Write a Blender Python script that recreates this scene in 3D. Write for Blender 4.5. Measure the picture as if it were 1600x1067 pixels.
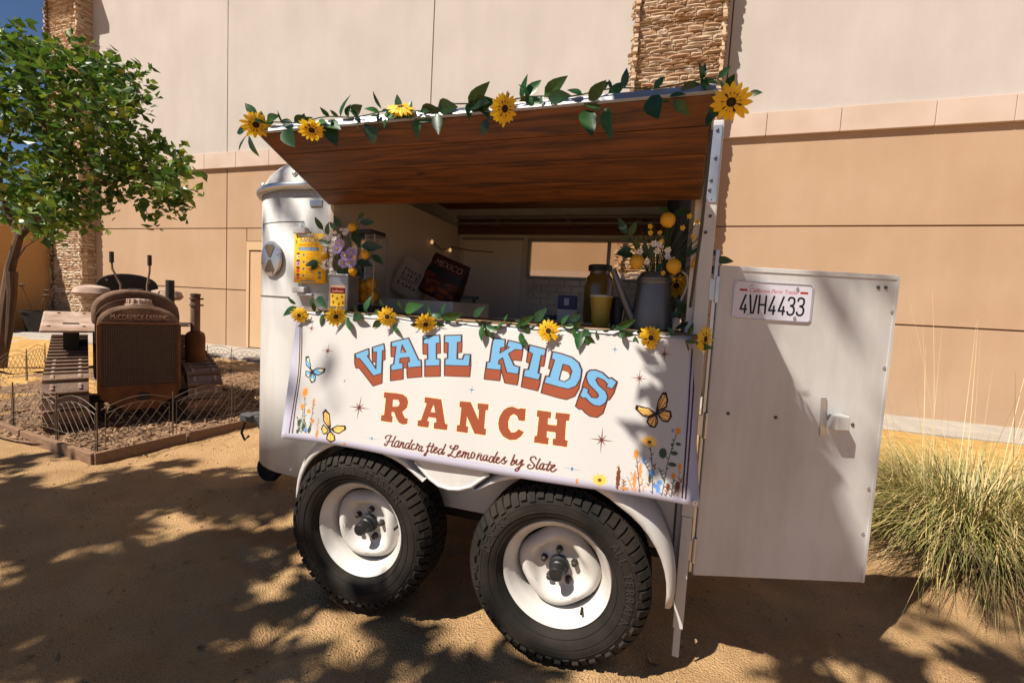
import bpy, bmesh, math, random
import numpy as np
from mathutils import Vector, Matrix, Euler
for o in list(bpy.data.objects): bpy.data.objects.remove(o)
SC=bpy.context.scene; COL=SC.collection
R=math.radians
# ---------------- camera
cam_d=bpy.data.cameras.new('camera'); cam=bpy.data.objects.new('camera',cam_d); COL.objects.link(cam); SC.camera=cam
YAW,PITCH,ROLL=(0.29437, -0.07434, 0.05499)
fwd=Vector((-math.sin(YAW)*math.cos(PITCH),math.cos(YAW)*math.cos(PITCH),math.sin(PITCH)))
rt=Vector((math.cos(YAW),math.sin(YAW),0)); up=rt.cross(fwd)
r2=math.cos(ROLL)*rt+math.sin(ROLL)*up; u2=-math.sin(ROLL)*rt+math.cos(ROLL)*up
mw=Matrix((r2,u2,-fwd)).transposed().to_4x4(); mw.translation=(1.1176, -1.8425, 1.3586); cam.matrix_world=mw
cam_d.sensor_width=36; cam_d.lens=15.731; cam_d.clip_start=.05; cam_d.clip_end=600
# ---------------- sky and sun
SUN=Vector((-.4645,-.58,1)).normalized()      # direction towards the sun
el=math.asin(SUN.z); az=math.atan2(SUN.x,SUN.y)
w=bpy.data.worlds.new('World'); SC.world=w; w.use_nodes=True; nt=w.node_tree
bg=nt.nodes['Background']; sky=nt.nodes.new('ShaderNodeTexSky'); sky.sky_type='NISHITA'; sky.sun_disc=False
sky.sun_elevation=el; sky.sun_rotation=az; sky.air_density=.62; sky.dust_density=.0; sky.ozone_density=4.0
nt.links.new(sky.outputs[0],bg.inputs[0]); bg.inputs[1].default_value=.05
sl=bpy.data.lights.new('sun','SUN'); sl.energy=5.0; sl.angle=R(.53); sl.color=(1,.93,.82)
so=bpy.data.objects.new('sun',sl); COL.objects.link(so); so.rotation_euler=SUN.to_track_quat('Z','Y').to_euler(); so.location=(-20,-24,40)
SC.view_settings.view_transform='Standard'; SC.view_settings.look='None'; SC.view_settings.exposure=.78; SC.view_settings.gamma=1
SC.view_settings.use_curve_mapping=False
SC.cycles.max_bounces=6; SC.cycles.diffuse_bounces=3; SC.cycles.transparent_max_bounces=8; SC.cycles.use_denoising=True
# measured outlines (millimetres along the banner, thousandths of its drop) and plant positions (metres)
BLUE=[[[[-112,273],[-50,229],[-43,265],[-50,278],[5,357],[-8,245],[-24,251],[-32,219],[22,187],[32,227],[21,234],[37,381],[-2,405],[-86,299],[-101,301]],[],[9,63]],[[[58,172],[137,135],[201,272],[212,271],[219,311],[158,327],[151,293],[161,288],[154,260],[114,272],[116,302],[131,300],[136,338],[81,357],[76,323],[89,313],[85,197],[64,202]],[[113,183],[113,233],[136,228]],[8,64]],[[[204,117],[279,100],[287,149],[270,155],[282,253],[299,254],[303,294],[236,306],[231,265],[243,261],[231,164],[211,165]],[],[8,65]],[[[303,100],[379,89],[382,133],[366,137],[375,241],[400,240],[404,210],[430,207],[432,279],[326,288],[322,248],[334,244],[325,145],[308,144]],[],[7,64]],[[[519,94],[570,96],[572,143],[556,149],[555,182],[592,141],[581,137],[584,100],[647,114],[646,153],[618,151],[592,181],[621,249],[644,256],[642,299],[594,295],[569,209],[555,227],[555,250],[567,248],[568,285],[506,285],[505,246],[517,241],[517,138]],[],[0,63]],[[[674,118],[741,136],[739,175],[725,174],[720,280],[732,286],[727,321],[664,309],[665,267],[681,266],[689,169],[672,158]],[],[-1,62]],[[[768,147],[802,154],[846,170],[874,198],[888,239],[887,288],[874,332],[845,355],[812,350],[748,334],[753,294],[766,296],[779,195],[766,188]],[[815,215],[806,308],[828,315],[845,294],[851,250],[839,222]],[-4,59]],[[[907,279],[909,252],[920,235],[940,231],[965,242],[990,272],[1000,268],[1021,288],[1007,329],[983,320],[987,304],[971,283],[950,273],[944,287],[956,314],[984,346],[993,375],[988,407],[970,431],[946,430],[928,415],[913,394],[903,398],[890,385],[900,333],[922,345],[919,361],[936,387],[953,387],[959,373],[951,356],[918,314]],[],[-9,61]]]
RANCH=[[[[66,499],[126,496],[157,499],[179,516],[188,546],[186,579],[168,608],[184,641],[199,643],[200,676],[180,684],[161,676],[147,654],[131,617],[119,615],[122,641],[128,644],[130,681],[74,682],[72,644],[85,642],[79,536],[68,534]],[[115,539],[139,537],[149,555],[145,576],[119,583]]],[[[258,498],[334,500],[367,644],[378,644],[379,680],[320,682],[317,644],[327,642],[323,618],[290,618],[287,642],[296,642],[297,681],[247,681],[244,646],[258,641],[271,536],[260,534]],[[303,538],[295,585],[316,584]]],[[[414,498],[461,496],[503,595],[499,535],[493,534],[490,498],[537,496],[538,532],[528,534],[532,641],[540,641],[542,680],[495,680],[454,584],[456,642],[465,642],[467,681],[419,680],[417,643],[428,640],[425,537],[416,532]],[]],[[[634,492],[663,502],[666,496],[690,495],[692,567],[667,568],[659,544],[645,534],[632,549],[626,583],[631,620],[644,641],[657,638],[666,627],[670,616],[694,629],[684,657],[666,679],[641,686],[613,671],[595,641],[586,602],[588,561],[600,521],[616,501]],[]],[[[735,495],[790,496],[790,532],[780,534],[782,568],[816,567],[815,533],[807,533],[807,495],[862,493],[861,532],[850,534],[853,638],[864,642],[863,677],[809,678],[807,643],[817,639],[815,607],[782,607],[783,640],[792,642],[792,679],[737,679],[736,643],[745,639],[744,534],[735,531]],[]]]
SCRIPT=[[[114,784],[111,779],[113,770],[122,763],[133,762],[139,763]],[[137,763],[130,790],[125,814],[120,826],[112,822],[115,813]],[[157,761],[152,785],[147,809],[146,822],[152,824],[158,816]],[[120,801],[134,798],[149,793]],[[176,788],[168,787],[160,803],[160,819],[166,825],[173,815],[178,787]],[[178,787],[175,813],[178,823],[182,818]],[[183,822],[187,799],[188,789]],[[186,812],[194,793],[199,793],[197,818],[202,823],[207,815]],[[222,790],[213,794],[208,813],[213,824],[219,821],[224,802]],[[235,767],[229,794],[225,816],[229,824],[234,818]],[[248,792],[243,790],[238,801],[237,817],[243,824],[254,814]],[[257,820],[260,798],[261,784],[265,795],[269,793]],[[282,797],[274,799],[268,816],[272,825],[278,819],[284,797]],[[284,797],[280,818],[284,826],[290,820]],[[316,769],[310,788],[307,820],[303,845],[298,847],[298,839],[307,826],[314,818]],[[330,771],[326,798],[323,819],[328,824],[334,814]],[[302,793],[316,789],[334,786]],[[338,811],[347,799],[347,789],[341,792],[336,810],[340,823],[348,819],[354,809]],[[370,796],[361,796],[356,812],[358,826],[366,822],[372,804]],[[382,764],[377,791],[373,816],[376,825],[383,812]],[[407,767],[402,773],[407,783],[418,779],[429,762],[435,765],[431,781],[417,789]],[[424,762],[416,796],[408,821],[402,830],[398,825],[404,820],[427,831],[435,821]],[[437,813],[447,801],[449,791],[443,792],[436,809],[437,822],[445,824],[453,813]],[[456,825],[459,807],[461,791]],[[458,814],[466,794],[471,796],[468,825]],[[469,811],[477,796],[483,798],[480,819],[483,827],[490,820]],[[499,786],[507,793],[507,810],[500,821],[494,815],[495,798],[499,786]],[[518,824],[522,801],[525,788]],[[522,810],[530,790],[536,791],[533,813],[536,825],[544,816]],[[559,791],[552,791],[544,807],[547,823],[554,818],[561,791]],[[561,791],[558,815],[561,823],[567,817]],[[585,795],[576,795],[569,813],[572,826],[580,823],[586,798]],[[599,764],[591,797],[587,818],[590,826],[597,817]],[[598,813],[607,802],[608,793],[602,794],[598,812],[602,825],[608,824],[616,813]],[[616,815],[632,784],[629,801],[635,812],[631,823],[623,821]],[[631,823],[641,804]],[[668,764],[663,792],[658,818],[662,822],[670,813],[672,797],[667,794],[662,806]],[[680,788],[678,810],[683,816],[691,807],[699,785]],[[703,785],[696,820],[688,847],[679,850],[679,842],[689,830],[708,806]],[[753,768],[747,757],[735,761],[732,776],[740,789],[749,801],[745,818],[733,826],[724,817],[728,804],[734,806]],[[768,763],[760,795],[757,813],[760,821],[767,813]],[[784,787],[777,787],[770,803],[772,818],[779,815],[785,787]],[[785,787],[782,811],[786,819],[791,812]],[[807,770],[801,796],[797,814],[801,820],[808,810]],[[792,788],[811,785]],[[811,807],[823,794],[825,783],[818,787],[812,804],[815,819],[823,819],[833,804]]]
STARS=[[-370,122,28,41],[-257,268,35,57],[-42,619,54,81],[1179,108,28,46],[1099,255,31,57],[985,613,43,75]]
STARB=[[-138,458,10,16],[458,422,16,27],[1003,104,14,26],[47,798,36,12],[890,789,39,14]]
BFLY=[["b",[-320,419],[[[-325,415],[-358,380],[-369,325],[-353,316],[-331,376]],[[-321,415],[-297,391],[-249,389],[-250,416],[-281,444],[-309,438]],[[-322,430],[-323,475],[-307,500],[-290,484],[-291,450],[-311,428]],[[-328,421],[-352,419],[-348,453],[-328,467],[-321,435]]]],["y",[-165,784],[[[-169,785],[-207,736],[-219,681],[-208,655],[-181,684],[-163,765]],[[-160,774],[-134,750],[-91,744],[-85,768],[-118,804],[-149,795]],[[-165,789],[-135,815],[-128,846],[-149,866],[-176,847],[-176,814]],[[-173,786],[-204,754],[-211,788],[-193,822],[-176,814]]]],["y",[1166,436],[[[1163,424],[1168,364],[1182,318],[1195,316],[1203,358],[1199,401],[1171,427]],[[1164,432],[1141,411],[1095,402],[1092,424],[1120,459],[1141,463],[1161,441]],[[1162,441],[1138,462],[1134,488],[1149,512],[1167,512],[1174,480],[1170,448]],[[1169,436],[1191,409],[1214,413],[1219,443],[1207,476],[1189,475],[1175,455]]]]]
STEMS=[["g",[[1203,852],[1208,788],[1214,692],[1226,601],[1238,526]]],["g",[[1173,852],[1163,695],[1153,608]]],["g",[[1233,852],[1236,797],[1237,750]]],["n",[[1131,855],[1118,746],[1108,659]]],["n",[[1055,858],[1053,736]]],["t",[[1118,858],[1097,759]]],["t",[[1144,851],[1122,721]]],["t",[[1256,847],[1253,683]]],["n",[[1240,843],[1264,751]]],["g",[[1139,697],[1163,759]]],["n",[[1216,853],[1222,793]]],["t",[[1108,853],[1086,790]]],["n",[[1076,860],[1074,805]]],["g",[[1193,729],[1207,781]]],["n",[[1158,816],[1176,696]]],["g",[[-286,827],[-309,707],[-328,574]]],["g",[[-296,819],[-327,662]]],["t",[[-227,843],[-232,722]]],["n",[[-265,823],[-271,681],[-274,604]]],["g",[[-315,823],[-342,732]]],["g",[[-325,835],[-318,738]]],["g",[[-268,828],[-268,757]]],["g",[[-306,831],[-294,762]]],["g",[[-279,830],[-308,774]]]]
BLOBS=[["o",1241,514,11,18],["y",1150,588,27,28],["n",1150,591,7,8],["b",1165,751,11,16],["b",1193,792,10,14],["b",1179,811,8,11],["b",1136,689,6,18],["b",1189,824,8,24],["b",1224,516,4,10],["g",1197,639,13,27],["g",1234,631,12,11],["g",1230,690,14,11],["g",1245,582,9,8],["g",1226,589,5,9],["o",1108,663,8,24],["n",1054,801,7,56],["t",1110,796,6,47],["o",1254,695,6,18],["o",1236,746,7,16],["n",1251,793,8,23],["n",1221,808,6,21],["t",1078,848,16,9],["t",1126,744,5,40],["g",1159,776,4,24],["o",-330,565,14,32],["o",-328,660,12,17],["o",-291,686,11,15],["t",-275,624,6,28],["t",-261,746,9,15],["b",-289,808,11,11],["g",-328,768,8,23],["g",-304,792,7,23],["g",-268,804,8,22],["g",-326,825,7,15],["t",-226,824,7,28],["t",-80,859,9,7],["y",991,824,26,30],["n",991,825,7,9],["t",912,849,5,15]]
LINES=[[[-434,111],[-406,284],[-384,464],[-374,660],[-365,843]],[[-424,110],[-396,283],[-374,462],[-363,658],[-349,841]],[[1272,67],[1271,221],[1271,519],[1268,849]],[[1283,66],[1284,219],[1282,549],[1279,850]]]
CLEAF=[[-0.398,-0.425,2.045,-0.433,-0.448,2.089],[-0.349,-0.423,2.03,-0.288,-0.449,2.033],[-0.461,-0.417,2.003,-0.517,-0.411,2.0],[-0.443,-0.43,1.973,-0.438,-0.47,1.907],[-0.437,-0.425,1.975,-0.399,-0.429,1.898],[-0.239,-0.41,2.016,-0.29,-0.428,2.024],[-0.228,-0.413,2.014,-0.167,-0.432,2.026],[-0.184,-0.417,2.016,-0.145,-0.416,2.028],[-0.269,-0.417,1.998,-0.202,-0.459,1.922],[-0.12,-0.42,1.999,-0.066,-0.454,2.002],[-0.079,-0.417,2.003,-0.04,-0.41,1.929],[-0.088,-0.415,2.01,-0.003,-0.44,1.972],[-0.011,-0.424,2.019,0.008,-0.416,2.102],[0.001,-0.413,2.028,0.028,-0.431,2.052],[0.031,-0.416,2.03,0.095,-0.458,2.032],[0.154,-0.416,2.038,0.148,-0.461,2.073],[0.156,-0.422,2.008,0.143,-0.46,1.999],[0.175,-0.421,2.018,0.267,-0.467,2.003],[0.103,-0.412,2.01,0.117,-0.408,1.927],[0.179,-0.427,1.999,0.176,-0.43,1.965],[0.29,-0.411,2.009,0.352,-0.427,1.985],[0.294,-0.417,1.995,0.304,-0.426,1.935],[0.313,-0.42,2.014,0.387,-0.433,2.008],[0.376,-0.423,2.003,0.398,-0.448,1.929],[0.378,-0.418,2.028,0.454,-0.463,2.001],[0.49,-0.416,2.023,0.562,-0.462,2.06],[0.494,-0.413,2.025,0.57,-0.462,2.012],[0.506,-0.417,2.032,0.545,-0.416,2.081],[0.512,-0.413,2.024,0.585,-0.461,2.01],[0.553,-0.412,2.012,0.565,-0.436,1.971],[0.557,-0.416,1.974,0.544,-0.418,1.924],[0.672,-0.413,2.027,0.691,-0.438,2.09],[0.687,-0.424,2.033,0.73,-0.418,2.085],[0.748,-0.413,2.033,0.811,-0.462,2.059],[0.764,-0.428,2.019,0.836,-0.466,2.004],[0.745,-0.422,2.012,0.687,-0.421,2.022],[0.891,-0.424,2.005,0.938,-0.46,2.037],[0.947,-0.413,2.014,0.994,-0.405,2.064],[0.89,-0.418,2.008,0.941,-0.41,2.015],[0.872,-0.416,2.004,0.928,-0.425,1.976],[0.879,-0.412,1.982,0.911,-0.461,1.901],[0.944,-0.42,1.98,0.955,-0.47,1.892],[1.155,-0.424,2.016,1.207,-0.418,2.025],[1.082,-0.418,2.009,1.127,-0.41,1.987],[1.125,-0.426,1.996,1.166,-0.441,1.997],[1.137,-0.418,1.988,1.182,-0.417,1.95],[1.072,-0.429,1.999,1.095,-0.471,1.926],[1.278,-0.424,2.011,1.287,-0.471,2.018],[1.335,-0.412,1.991,1.366,-0.425,1.99],[1.253,-0.421,1.957,1.231,-0.442,1.91],[1.259,-0.417,1.953,1.229,-0.443,1.912]]
KLEAF=[[-0.459,-0.129,1.308,-0.52,-0.156,1.27],[-0.475,-0.121,1.322,-0.512,-0.142,1.346],[-0.349,-0.131,1.357,-0.276,-0.165,1.32],[-0.38,-0.135,1.312,-0.357,-0.143,1.36],[-0.321,-0.12,1.285,-0.324,-0.142,1.234],[-0.218,-0.129,1.291,-0.183,-0.12,1.3],[-0.148,-0.132,1.288,-0.084,-0.156,1.284],[-0.176,-0.14,1.279,-0.137,-0.167,1.221],[-0.094,-0.127,1.309,-0.076,-0.121,1.374],[0.004,-0.127,1.332,-0.01,-0.145,1.358],[-0.011,-0.126,1.275,-0.043,-0.138,1.241],[0.054,-0.126,1.257,0.099,-0.16,1.23],[0.081,-0.14,1.363,0.095,-0.133,1.322],[0.106,-0.126,1.323,0.19,-0.174,1.35],[0.176,-0.135,1.265,0.151,-0.152,1.264],[0.255,-0.128,1.277,0.304,-0.137,1.27],[0.285,-0.133,1.313,0.298,-0.141,1.36],[0.293,-0.133,1.306,0.376,-0.158,1.315],[0.43,-0.134,1.314,0.474,-0.147,1.356],[0.434,-0.125,1.301,0.467,-0.116,1.283],[0.471,-0.129,1.284,0.474,-0.163,1.227],[0.487,-0.134,1.279,0.513,-0.137,1.209],[0.498,-0.124,1.273,0.541,-0.128,1.275],[0.488,-0.136,1.279,0.536,-0.152,1.269],[0.493,-0.126,1.253,0.508,-0.122,1.208],[0.622,-0.134,1.294,0.682,-0.144,1.329],[0.684,-0.123,1.31,0.73,-0.14,1.363],[0.62,-0.123,1.281,0.665,-0.123,1.296],[0.631,-0.133,1.262,0.658,-0.162,1.215],[0.793,-0.122,1.304,0.813,-0.139,1.343],[0.826,-0.135,1.325,0.867,-0.133,1.346],[0.808,-0.129,1.299,0.851,-0.131,1.308],[0.87,-0.124,1.285,0.868,-0.164,1.225],[0.878,-0.136,1.279,0.924,-0.143,1.231],[0.876,-0.124,1.285,0.911,-0.152,1.276],[1.001,-0.124,1.305,1.068,-0.135,1.34],[1.014,-0.137,1.295,1.067,-0.145,1.281],[1.072,-0.124,1.28,1.079,-0.13,1.231],[1.077,-0.133,1.293,1.126,-0.148,1.314],[1.244,-0.132,1.276,1.286,-0.146,1.274],[1.251,-0.122,1.27,1.244,-0.121,1.217],[1.282,-0.14,1.268,1.319,-0.187,1.257]]
CFLOW=[[-0.375,-0.45,2.003],[-0.115,-0.45,1.966],[0.252,-0.45,2.025],[0.63,-0.45,1.988],[1.289,-0.45,1.957]]
KFLOW=[[-0.422,-0.16,1.271],[-0.219,-0.16,1.277],[0.042,-0.16,1.292],[0.227,-0.16,1.27],[0.751,-0.16,1.279],[1.128,-0.16,1.279],[1.31,-0.16,1.288]]
BLEAF=[[-0.398,-0.042,1.679,-0.427,-0.072,1.736],[-0.366,-0.051,1.652,-0.345,-0.079,1.708],[-0.324,-0.041,1.682,-0.372,-0.04,1.72],[-0.292,-0.045,1.691,-0.324,-0.069,1.743],[-0.203,-0.047,1.728,-0.158,-0.058,1.755],[-0.186,-0.054,1.715,-0.11,-0.058,1.714],[-0.35,-0.055,1.604,-0.427,-0.048,1.637],[-0.418,-0.048,1.526,-0.503,-0.05,1.515],[-0.422,-0.044,1.527,-0.472,-0.036,1.485],[-0.227,-0.042,1.673,-0.178,-0.06,1.6],[-0.181,-0.042,1.608,-0.06,-0.067,1.601],[-0.121,-0.042,1.567,-0.06,-0.055,1.529],[-0.192,-0.06,1.535,-0.096,-0.08,1.517],[-0.231,-0.057,1.61,-0.253,-0.059,1.656],[-0.313,-0.047,1.481,-0.248,-0.058,1.487],[-0.259,-0.052,1.501,-0.276,-0.079,1.479]]
BLEM=[[-0.214,-0.07,1.688],[-0.142,-0.07,1.565],[-0.36,-0.07,1.554],[-0.205,-0.07,1.487]]
BDAI=[[-0.27,-0.1,1.584],[-0.191,-0.1,1.572],[-0.236,-0.1,1.522],[-0.196,-0.1,1.523],[-0.253,-0.1,1.61],[-0.223,-0.1,1.553]]
BWHI=[[-0.34,-0.09,1.636],[-0.316,-0.09,1.604],[-0.304,-0.09,1.571],[-0.312,-0.09,1.548],[-0.338,-0.09,1.575],[-0.325,-0.09,1.524],[-0.3,-0.09,1.622],[-0.278,-0.09,1.65],[-0.257,-0.09,1.664],[-0.31,-0.09,1.487],[-0.293,-0.09,1.478],[-0.324,-0.09,1.496],[-0.348,-0.09,1.514],[-0.24,-0.09,1.66]]
WLEAF=[[1.004,0.062,1.684,0.962,0.059,1.753],[1.013,0.055,1.677,1.041,0.031,1.729],[1.02,0.06,1.66,0.975,0.038,1.665],[1.031,0.057,1.625,0.966,0.059,1.613],[1.042,0.061,1.597,0.965,0.038,1.605],[1.057,0.053,1.625,1.038,0.032,1.662],[1.162,0.068,1.77,1.114,0.046,1.788],[1.178,0.066,1.764,1.247,0.076,1.782],[1.082,0.063,1.586,1.077,0.038,1.657],[1.238,0.051,1.599,1.286,0.05,1.661],[1.29,0.055,1.612,1.36,0.044,1.614],[1.344,0.058,1.591,1.409,0.05,1.581],[1.321,0.066,1.569,1.37,0.075,1.521],[1.13,0.051,1.54,1.16,0.056,1.576],[1.24,0.052,1.379,1.18,0.06,1.353],[1.252,0.069,1.374,1.213,0.045,1.435],[1.264,0.052,1.341,1.218,0.042,1.31],[1.261,0.056,1.386,1.252,0.054,1.423],[1.104,0.057,1.586,1.115,0.041,1.664],[1.252,0.062,1.635,1.279,0.057,1.684]]
WLEM=[[1.158,0.03,1.734],[1.286,0.03,1.57],[1.053,0.03,1.57],[1.193,0.03,1.557]]
WYEL=[[1.095,0.03,1.709],[1.132,0.03,1.684],[1.097,0.03,1.684],[1.215,0.03,1.704],[1.235,0.03,1.748],[1.266,0.03,1.726],[1.257,0.03,1.671],[1.292,0.03,1.685],[1.322,0.03,1.685],[1.31,0.03,1.65],[1.284,0.03,1.652],[1.325,0.03,1.658],[1.157,0.03,1.528],[1.14,0.03,1.651]]
WWHI=[[1.113,0.03,1.642],[1.133,0.03,1.64],[1.126,0.03,1.614],[1.166,0.03,1.593],[1.089,0.03,1.571],[1.061,0.03,1.61],[1.185,0.03,1.579],[1.166,0.03,1.618]]
LIT=[[-1.702,-0.537,0.073,0.03,0.058,-0.028],[-1.601,-0.337,0.102,0.043,0.054,-0.03],[-1.036,-0.487,0.068,0.027,0.051,-0.033],[-0.86,-0.849,0.053,0.02,0.052,-0.027],[-0.975,-0.827,0.052,0.02,0.03,-0.015],[-1.399,-0.055,0.099,0.043,0.094,-0.067],[-1.624,0.061,0.099,0.043,0.101,-0.07],[-1.294,0.124,0.066,0.029,0.055,-0.045],[-0.537,-0.25,0.091,0.037,0.045,-0.043],[-0.52,-0.352,0.064,0.025,0.036,-0.032],[-0.506,-0.516,0.051,0.02,0.026,-0.021],[-0.459,-0.568,0.05,0.019,0.028,-0.022],[-0.37,-0.652,0.075,0.029,0.033,-0.026],[-0.154,-0.493,0.045,0.018,0.02,-0.021],[-0.214,-0.361,0.059,0.023,0.036,-0.039],[0.027,-0.51,0.048,0.018,0.056,-0.066],[-0.013,-0.625,0.083,0.031,0.03,-0.032],[-2.521,0.178,0.089,0.042,0.094,-0.053],[-1.016,0.3,0.09,0.039,0.075,-0.074],[-1.112,0.203,0.067,0.029,0.052,-0.047],[0.067,-0.333,0.145,0.057,0.059,-0.081],[0.487,-0.107,0.13,0.051,0.035,-0.088],[0.385,-0.209,0.099,0.039,0.031,-0.064],[0.8,-0.215,0.071,0.027,0.012,-0.048],[-1.459,-0.278,0.063,0.026,0.052,-0.032],[-1.408,0.498,0.09,0.041,0.066,-0.061],[-2.692,0.027,0.086,0.04,0.072,-0.036],[-3.434,0.558,0.504,0.255,0.486,-0.259],[-2.445,1.06,0.415,0.211,0.34,-0.276],[-2.844,0.857,0.264,0.134,0.186,-0.127],[-2.283,-0.289,0.06,0.026,0.056,-0.026]]
DARK=[[0.193,-0.244,0.055,0.021,0.016,-0.026],[0.298,-0.345,0.042,0.016,0.041,-0.07],[0.497,-0.386,0.049,0.019,0.012,-0.026],[0.199,-0.515,0.047,0.018,0.014,-0.019],[0.66,-0.308,0.059,0.022,0.008,-0.023],[0.79,-0.322,0.089,0.034,0.007,-0.027],[1.895,0.316,0.165,0.064,-0.02,-0.066],[2.107,0.351,0.076,0.029,-0.024,-0.062],[1.783,0.092,0.099,0.037,-0.01,-0.036],[2.558,0.402,0.053,0.02,-0.03,-0.052],[2.167,0.254,0.051,0.019,-0.018,-0.04],[-3.383,0.37,0.216,0.107,0.116,-0.058],[-3.293,0.163,0.073,0.035,0.121,-0.056],[-2.499,0.399,0.27,0.128,0.088,-0.055],[-2.392,0.692,0.116,0.056,0.066,-0.047],[-1.543,0.853,0.117,0.056,0.078,-0.078],[-1.905,0.726,0.164,0.078,0.066,-0.056]]
SHADE=[[-3.095,0.023],[-2.781,0.211],[-1.96,0.517],[-1.38,0.873],[-0.898,0.409],[-0.751,0.207],[-0.413,-0.124],[-0.133,-0.241],[0.009,-0.252],[0.03,-0.404],[0.142,-0.581],[-0.228,-0.809],[-0.784,-1.016]]
TREEB=[[-7.21,2.35,4.19,0.47],[-8.09,2.56,3.82,0.6],[-7.99,3.13,4.35,0.59],[-6.45,2.69,4.03,0.4],[-6.66,3.16,4.44,0.14],[-7.41,3.45,4.57,0.22],[-6.69,2.71,3.61,0.53],[-7.81,2.86,3.45,0.67],[-7.52,3.47,3.6,0.5],[-6.22,2.96,3.31,0.2],[-6.58,3.35,3.21,0.38],[-5.34,2.81,2.83,0.15],[-7.1,2.78,2.83,0.55],[-6.95,3.33,2.87,0.43],[-7.26,2.35,2.71,0.52],[-8.33,2.55,3.08,0.61],[-6.44,3.6,2.75,0.15],[-7.78,2.46,4.61,0.25],[-8.6,2.75,5.04,0.12],[-8.22,3.37,5.07,0.16],[-7.18,2.76,4.43,0.25],[-9.14,2.61,3.72,0.84],[-8.14,2.06,4.14,0.56],[-6.02,3.13,3.16,0.22],[-8.64,2.8,2.57,0.43],[-6.89,2.43,2.42,0.28]]
TRUNK=[[[-8.275,2.324,-0.074],[-8.252,2.365,0.365],[-8.24,2.414,0.949],[-8.209,2.469,1.535],[-8.115,2.536,2.026],[-7.858,2.637,2.333]],[[-8.187,2.472,1.487],[-8.152,2.456,1.149],[-8.155,2.41,0.565],[-8.216,2.338,-0.119]],[[-8.113,2.535,2.007],[-8.329,2.5,2.403],[-8.458,2.498,2.882],[-8.33,2.598,3.667]],[[-7.858,2.637,2.333],[-7.549,2.749,2.565],[-7.244,2.864,2.854],[-6.902,3.0,3.263]],[[-7.859,2.639,2.352],[-7.762,2.712,2.922],[-7.866,2.741,3.694],[-8.163,2.718,4.552]],[[-7.549,2.749,2.565],[-7.466,2.834,3.328],[-7.452,2.921,4.399]],[[-7.244,2.864,2.854],[-6.602,3.069,2.989],[-6.145,3.218,3.112]],[[-8.209,2.469,1.535],[-8.011,2.556,1.886],[-7.79,2.636,2.045]]]
DOORSH=[[2.021, 0.786], [1.875, 0.652], [1.579, 0.25], [2.115, 0.407], [2.103, 0.474], [2.12, 0.623], [2.125, 0.75]]
# ---------------- helpers
random.seed(7); RNG=np.random.default_rng(7)
def vnoise(x,y,seed=0):
    x=np.asarray(x,float);y=np.asarray(y,float);xi=np.floor(x).astype(int);yi=np.floor(y).astype(int);xf=x-xi;yf=y-yi
    def h(a,b):
        n=(a*374761393+b*668265263+seed*974711)&0x7fffffff; n=(n^(n>>13))*1274126177&0x7fffffff; return ((n^(n>>16))&0xffff)/65535.
    u=xf*xf*(3-2*xf);v=yf*yf*(3-2*yf)
    return (h(xi,yi)*(1-u)+h(xi+1,yi)*u)*(1-v)+(h(xi,yi+1)*(1-u)+h(xi+1,yi+1)*u)*v-.5
MATS={}
def mat(name,col,col2=None,scale=6,rough=.6,metal=0,bump=0,bscale=60,detail=5,stretch=(1,1,1),spec=.4,lo=.35,hi=.65,bdist=.01,trans=0,sheen=0):
    if name in MATS: return MATS[name]
    m=bpy.data.materials.new(name); m.use_nodes=True; n=m.node_tree.nodes; l=m.node_tree.links; b=n['Principled BSDF']
    b.inputs['Roughness'].default_value=rough; b.inputs['Metallic'].default_value=metal; b.inputs['Specular IOR Level'].default_value=spec
    b.inputs['Base Color'].default_value=(*col,1)
    tc=n.new('ShaderNodeTexCoord'); mp=n.new('ShaderNodeMapping'); mp.inputs['Scale'].default_value=stretch; l.new(tc.outputs['Object'],mp.inputs[0])
    if col2:
        t=n.new('ShaderNodeTexNoise'); t.inputs['Scale'].default_value=scale; t.inputs['Detail'].default_value=detail; l.new(mp.outputs[0],t.inputs[0])
        r=n.new('ShaderNodeValToRGB'); r.color_ramp.elements[0].position=lo; r.color_ramp.elements[1].position=hi
        r.color_ramp.elements[0].color=(*col,1); r.color_ramp.elements[1].color=(*col2,1); l.new(t.outputs[0],r.inputs[0]); l.new(r.outputs[0],b.inputs['Base Color'])
    if bump:
        t=n.new('ShaderNodeTexNoise'); t.inputs['Scale'].default_value=bscale; t.inputs['Detail'].default_value=6; l.new(mp.outputs[0],t.inputs[0])
        q=n.new('ShaderNodeBump'); q.inputs['Strength'].default_value=bump; q.inputs['Distance'].default_value=bdist; l.new(t.outputs[0],q.inputs['Height']); l.new(q.outputs[0],b.inputs['Normal'])
    if trans:
        tr=n.new('ShaderNodeBsdfTranslucent'); tr.inputs[0].default_value=(*[min(1,c*1.6) for c in col],1); mx=n.new('ShaderNodeMixShader'); mx.inputs[0].default_value=trans
        l.new(b.outputs[0],mx.inputs[1]); l.new(tr.outputs[0],mx.inputs[2]); l.new(mx.outputs[0],n['Material Output'].inputs[0])
    MATS[name]=m; return m
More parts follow.
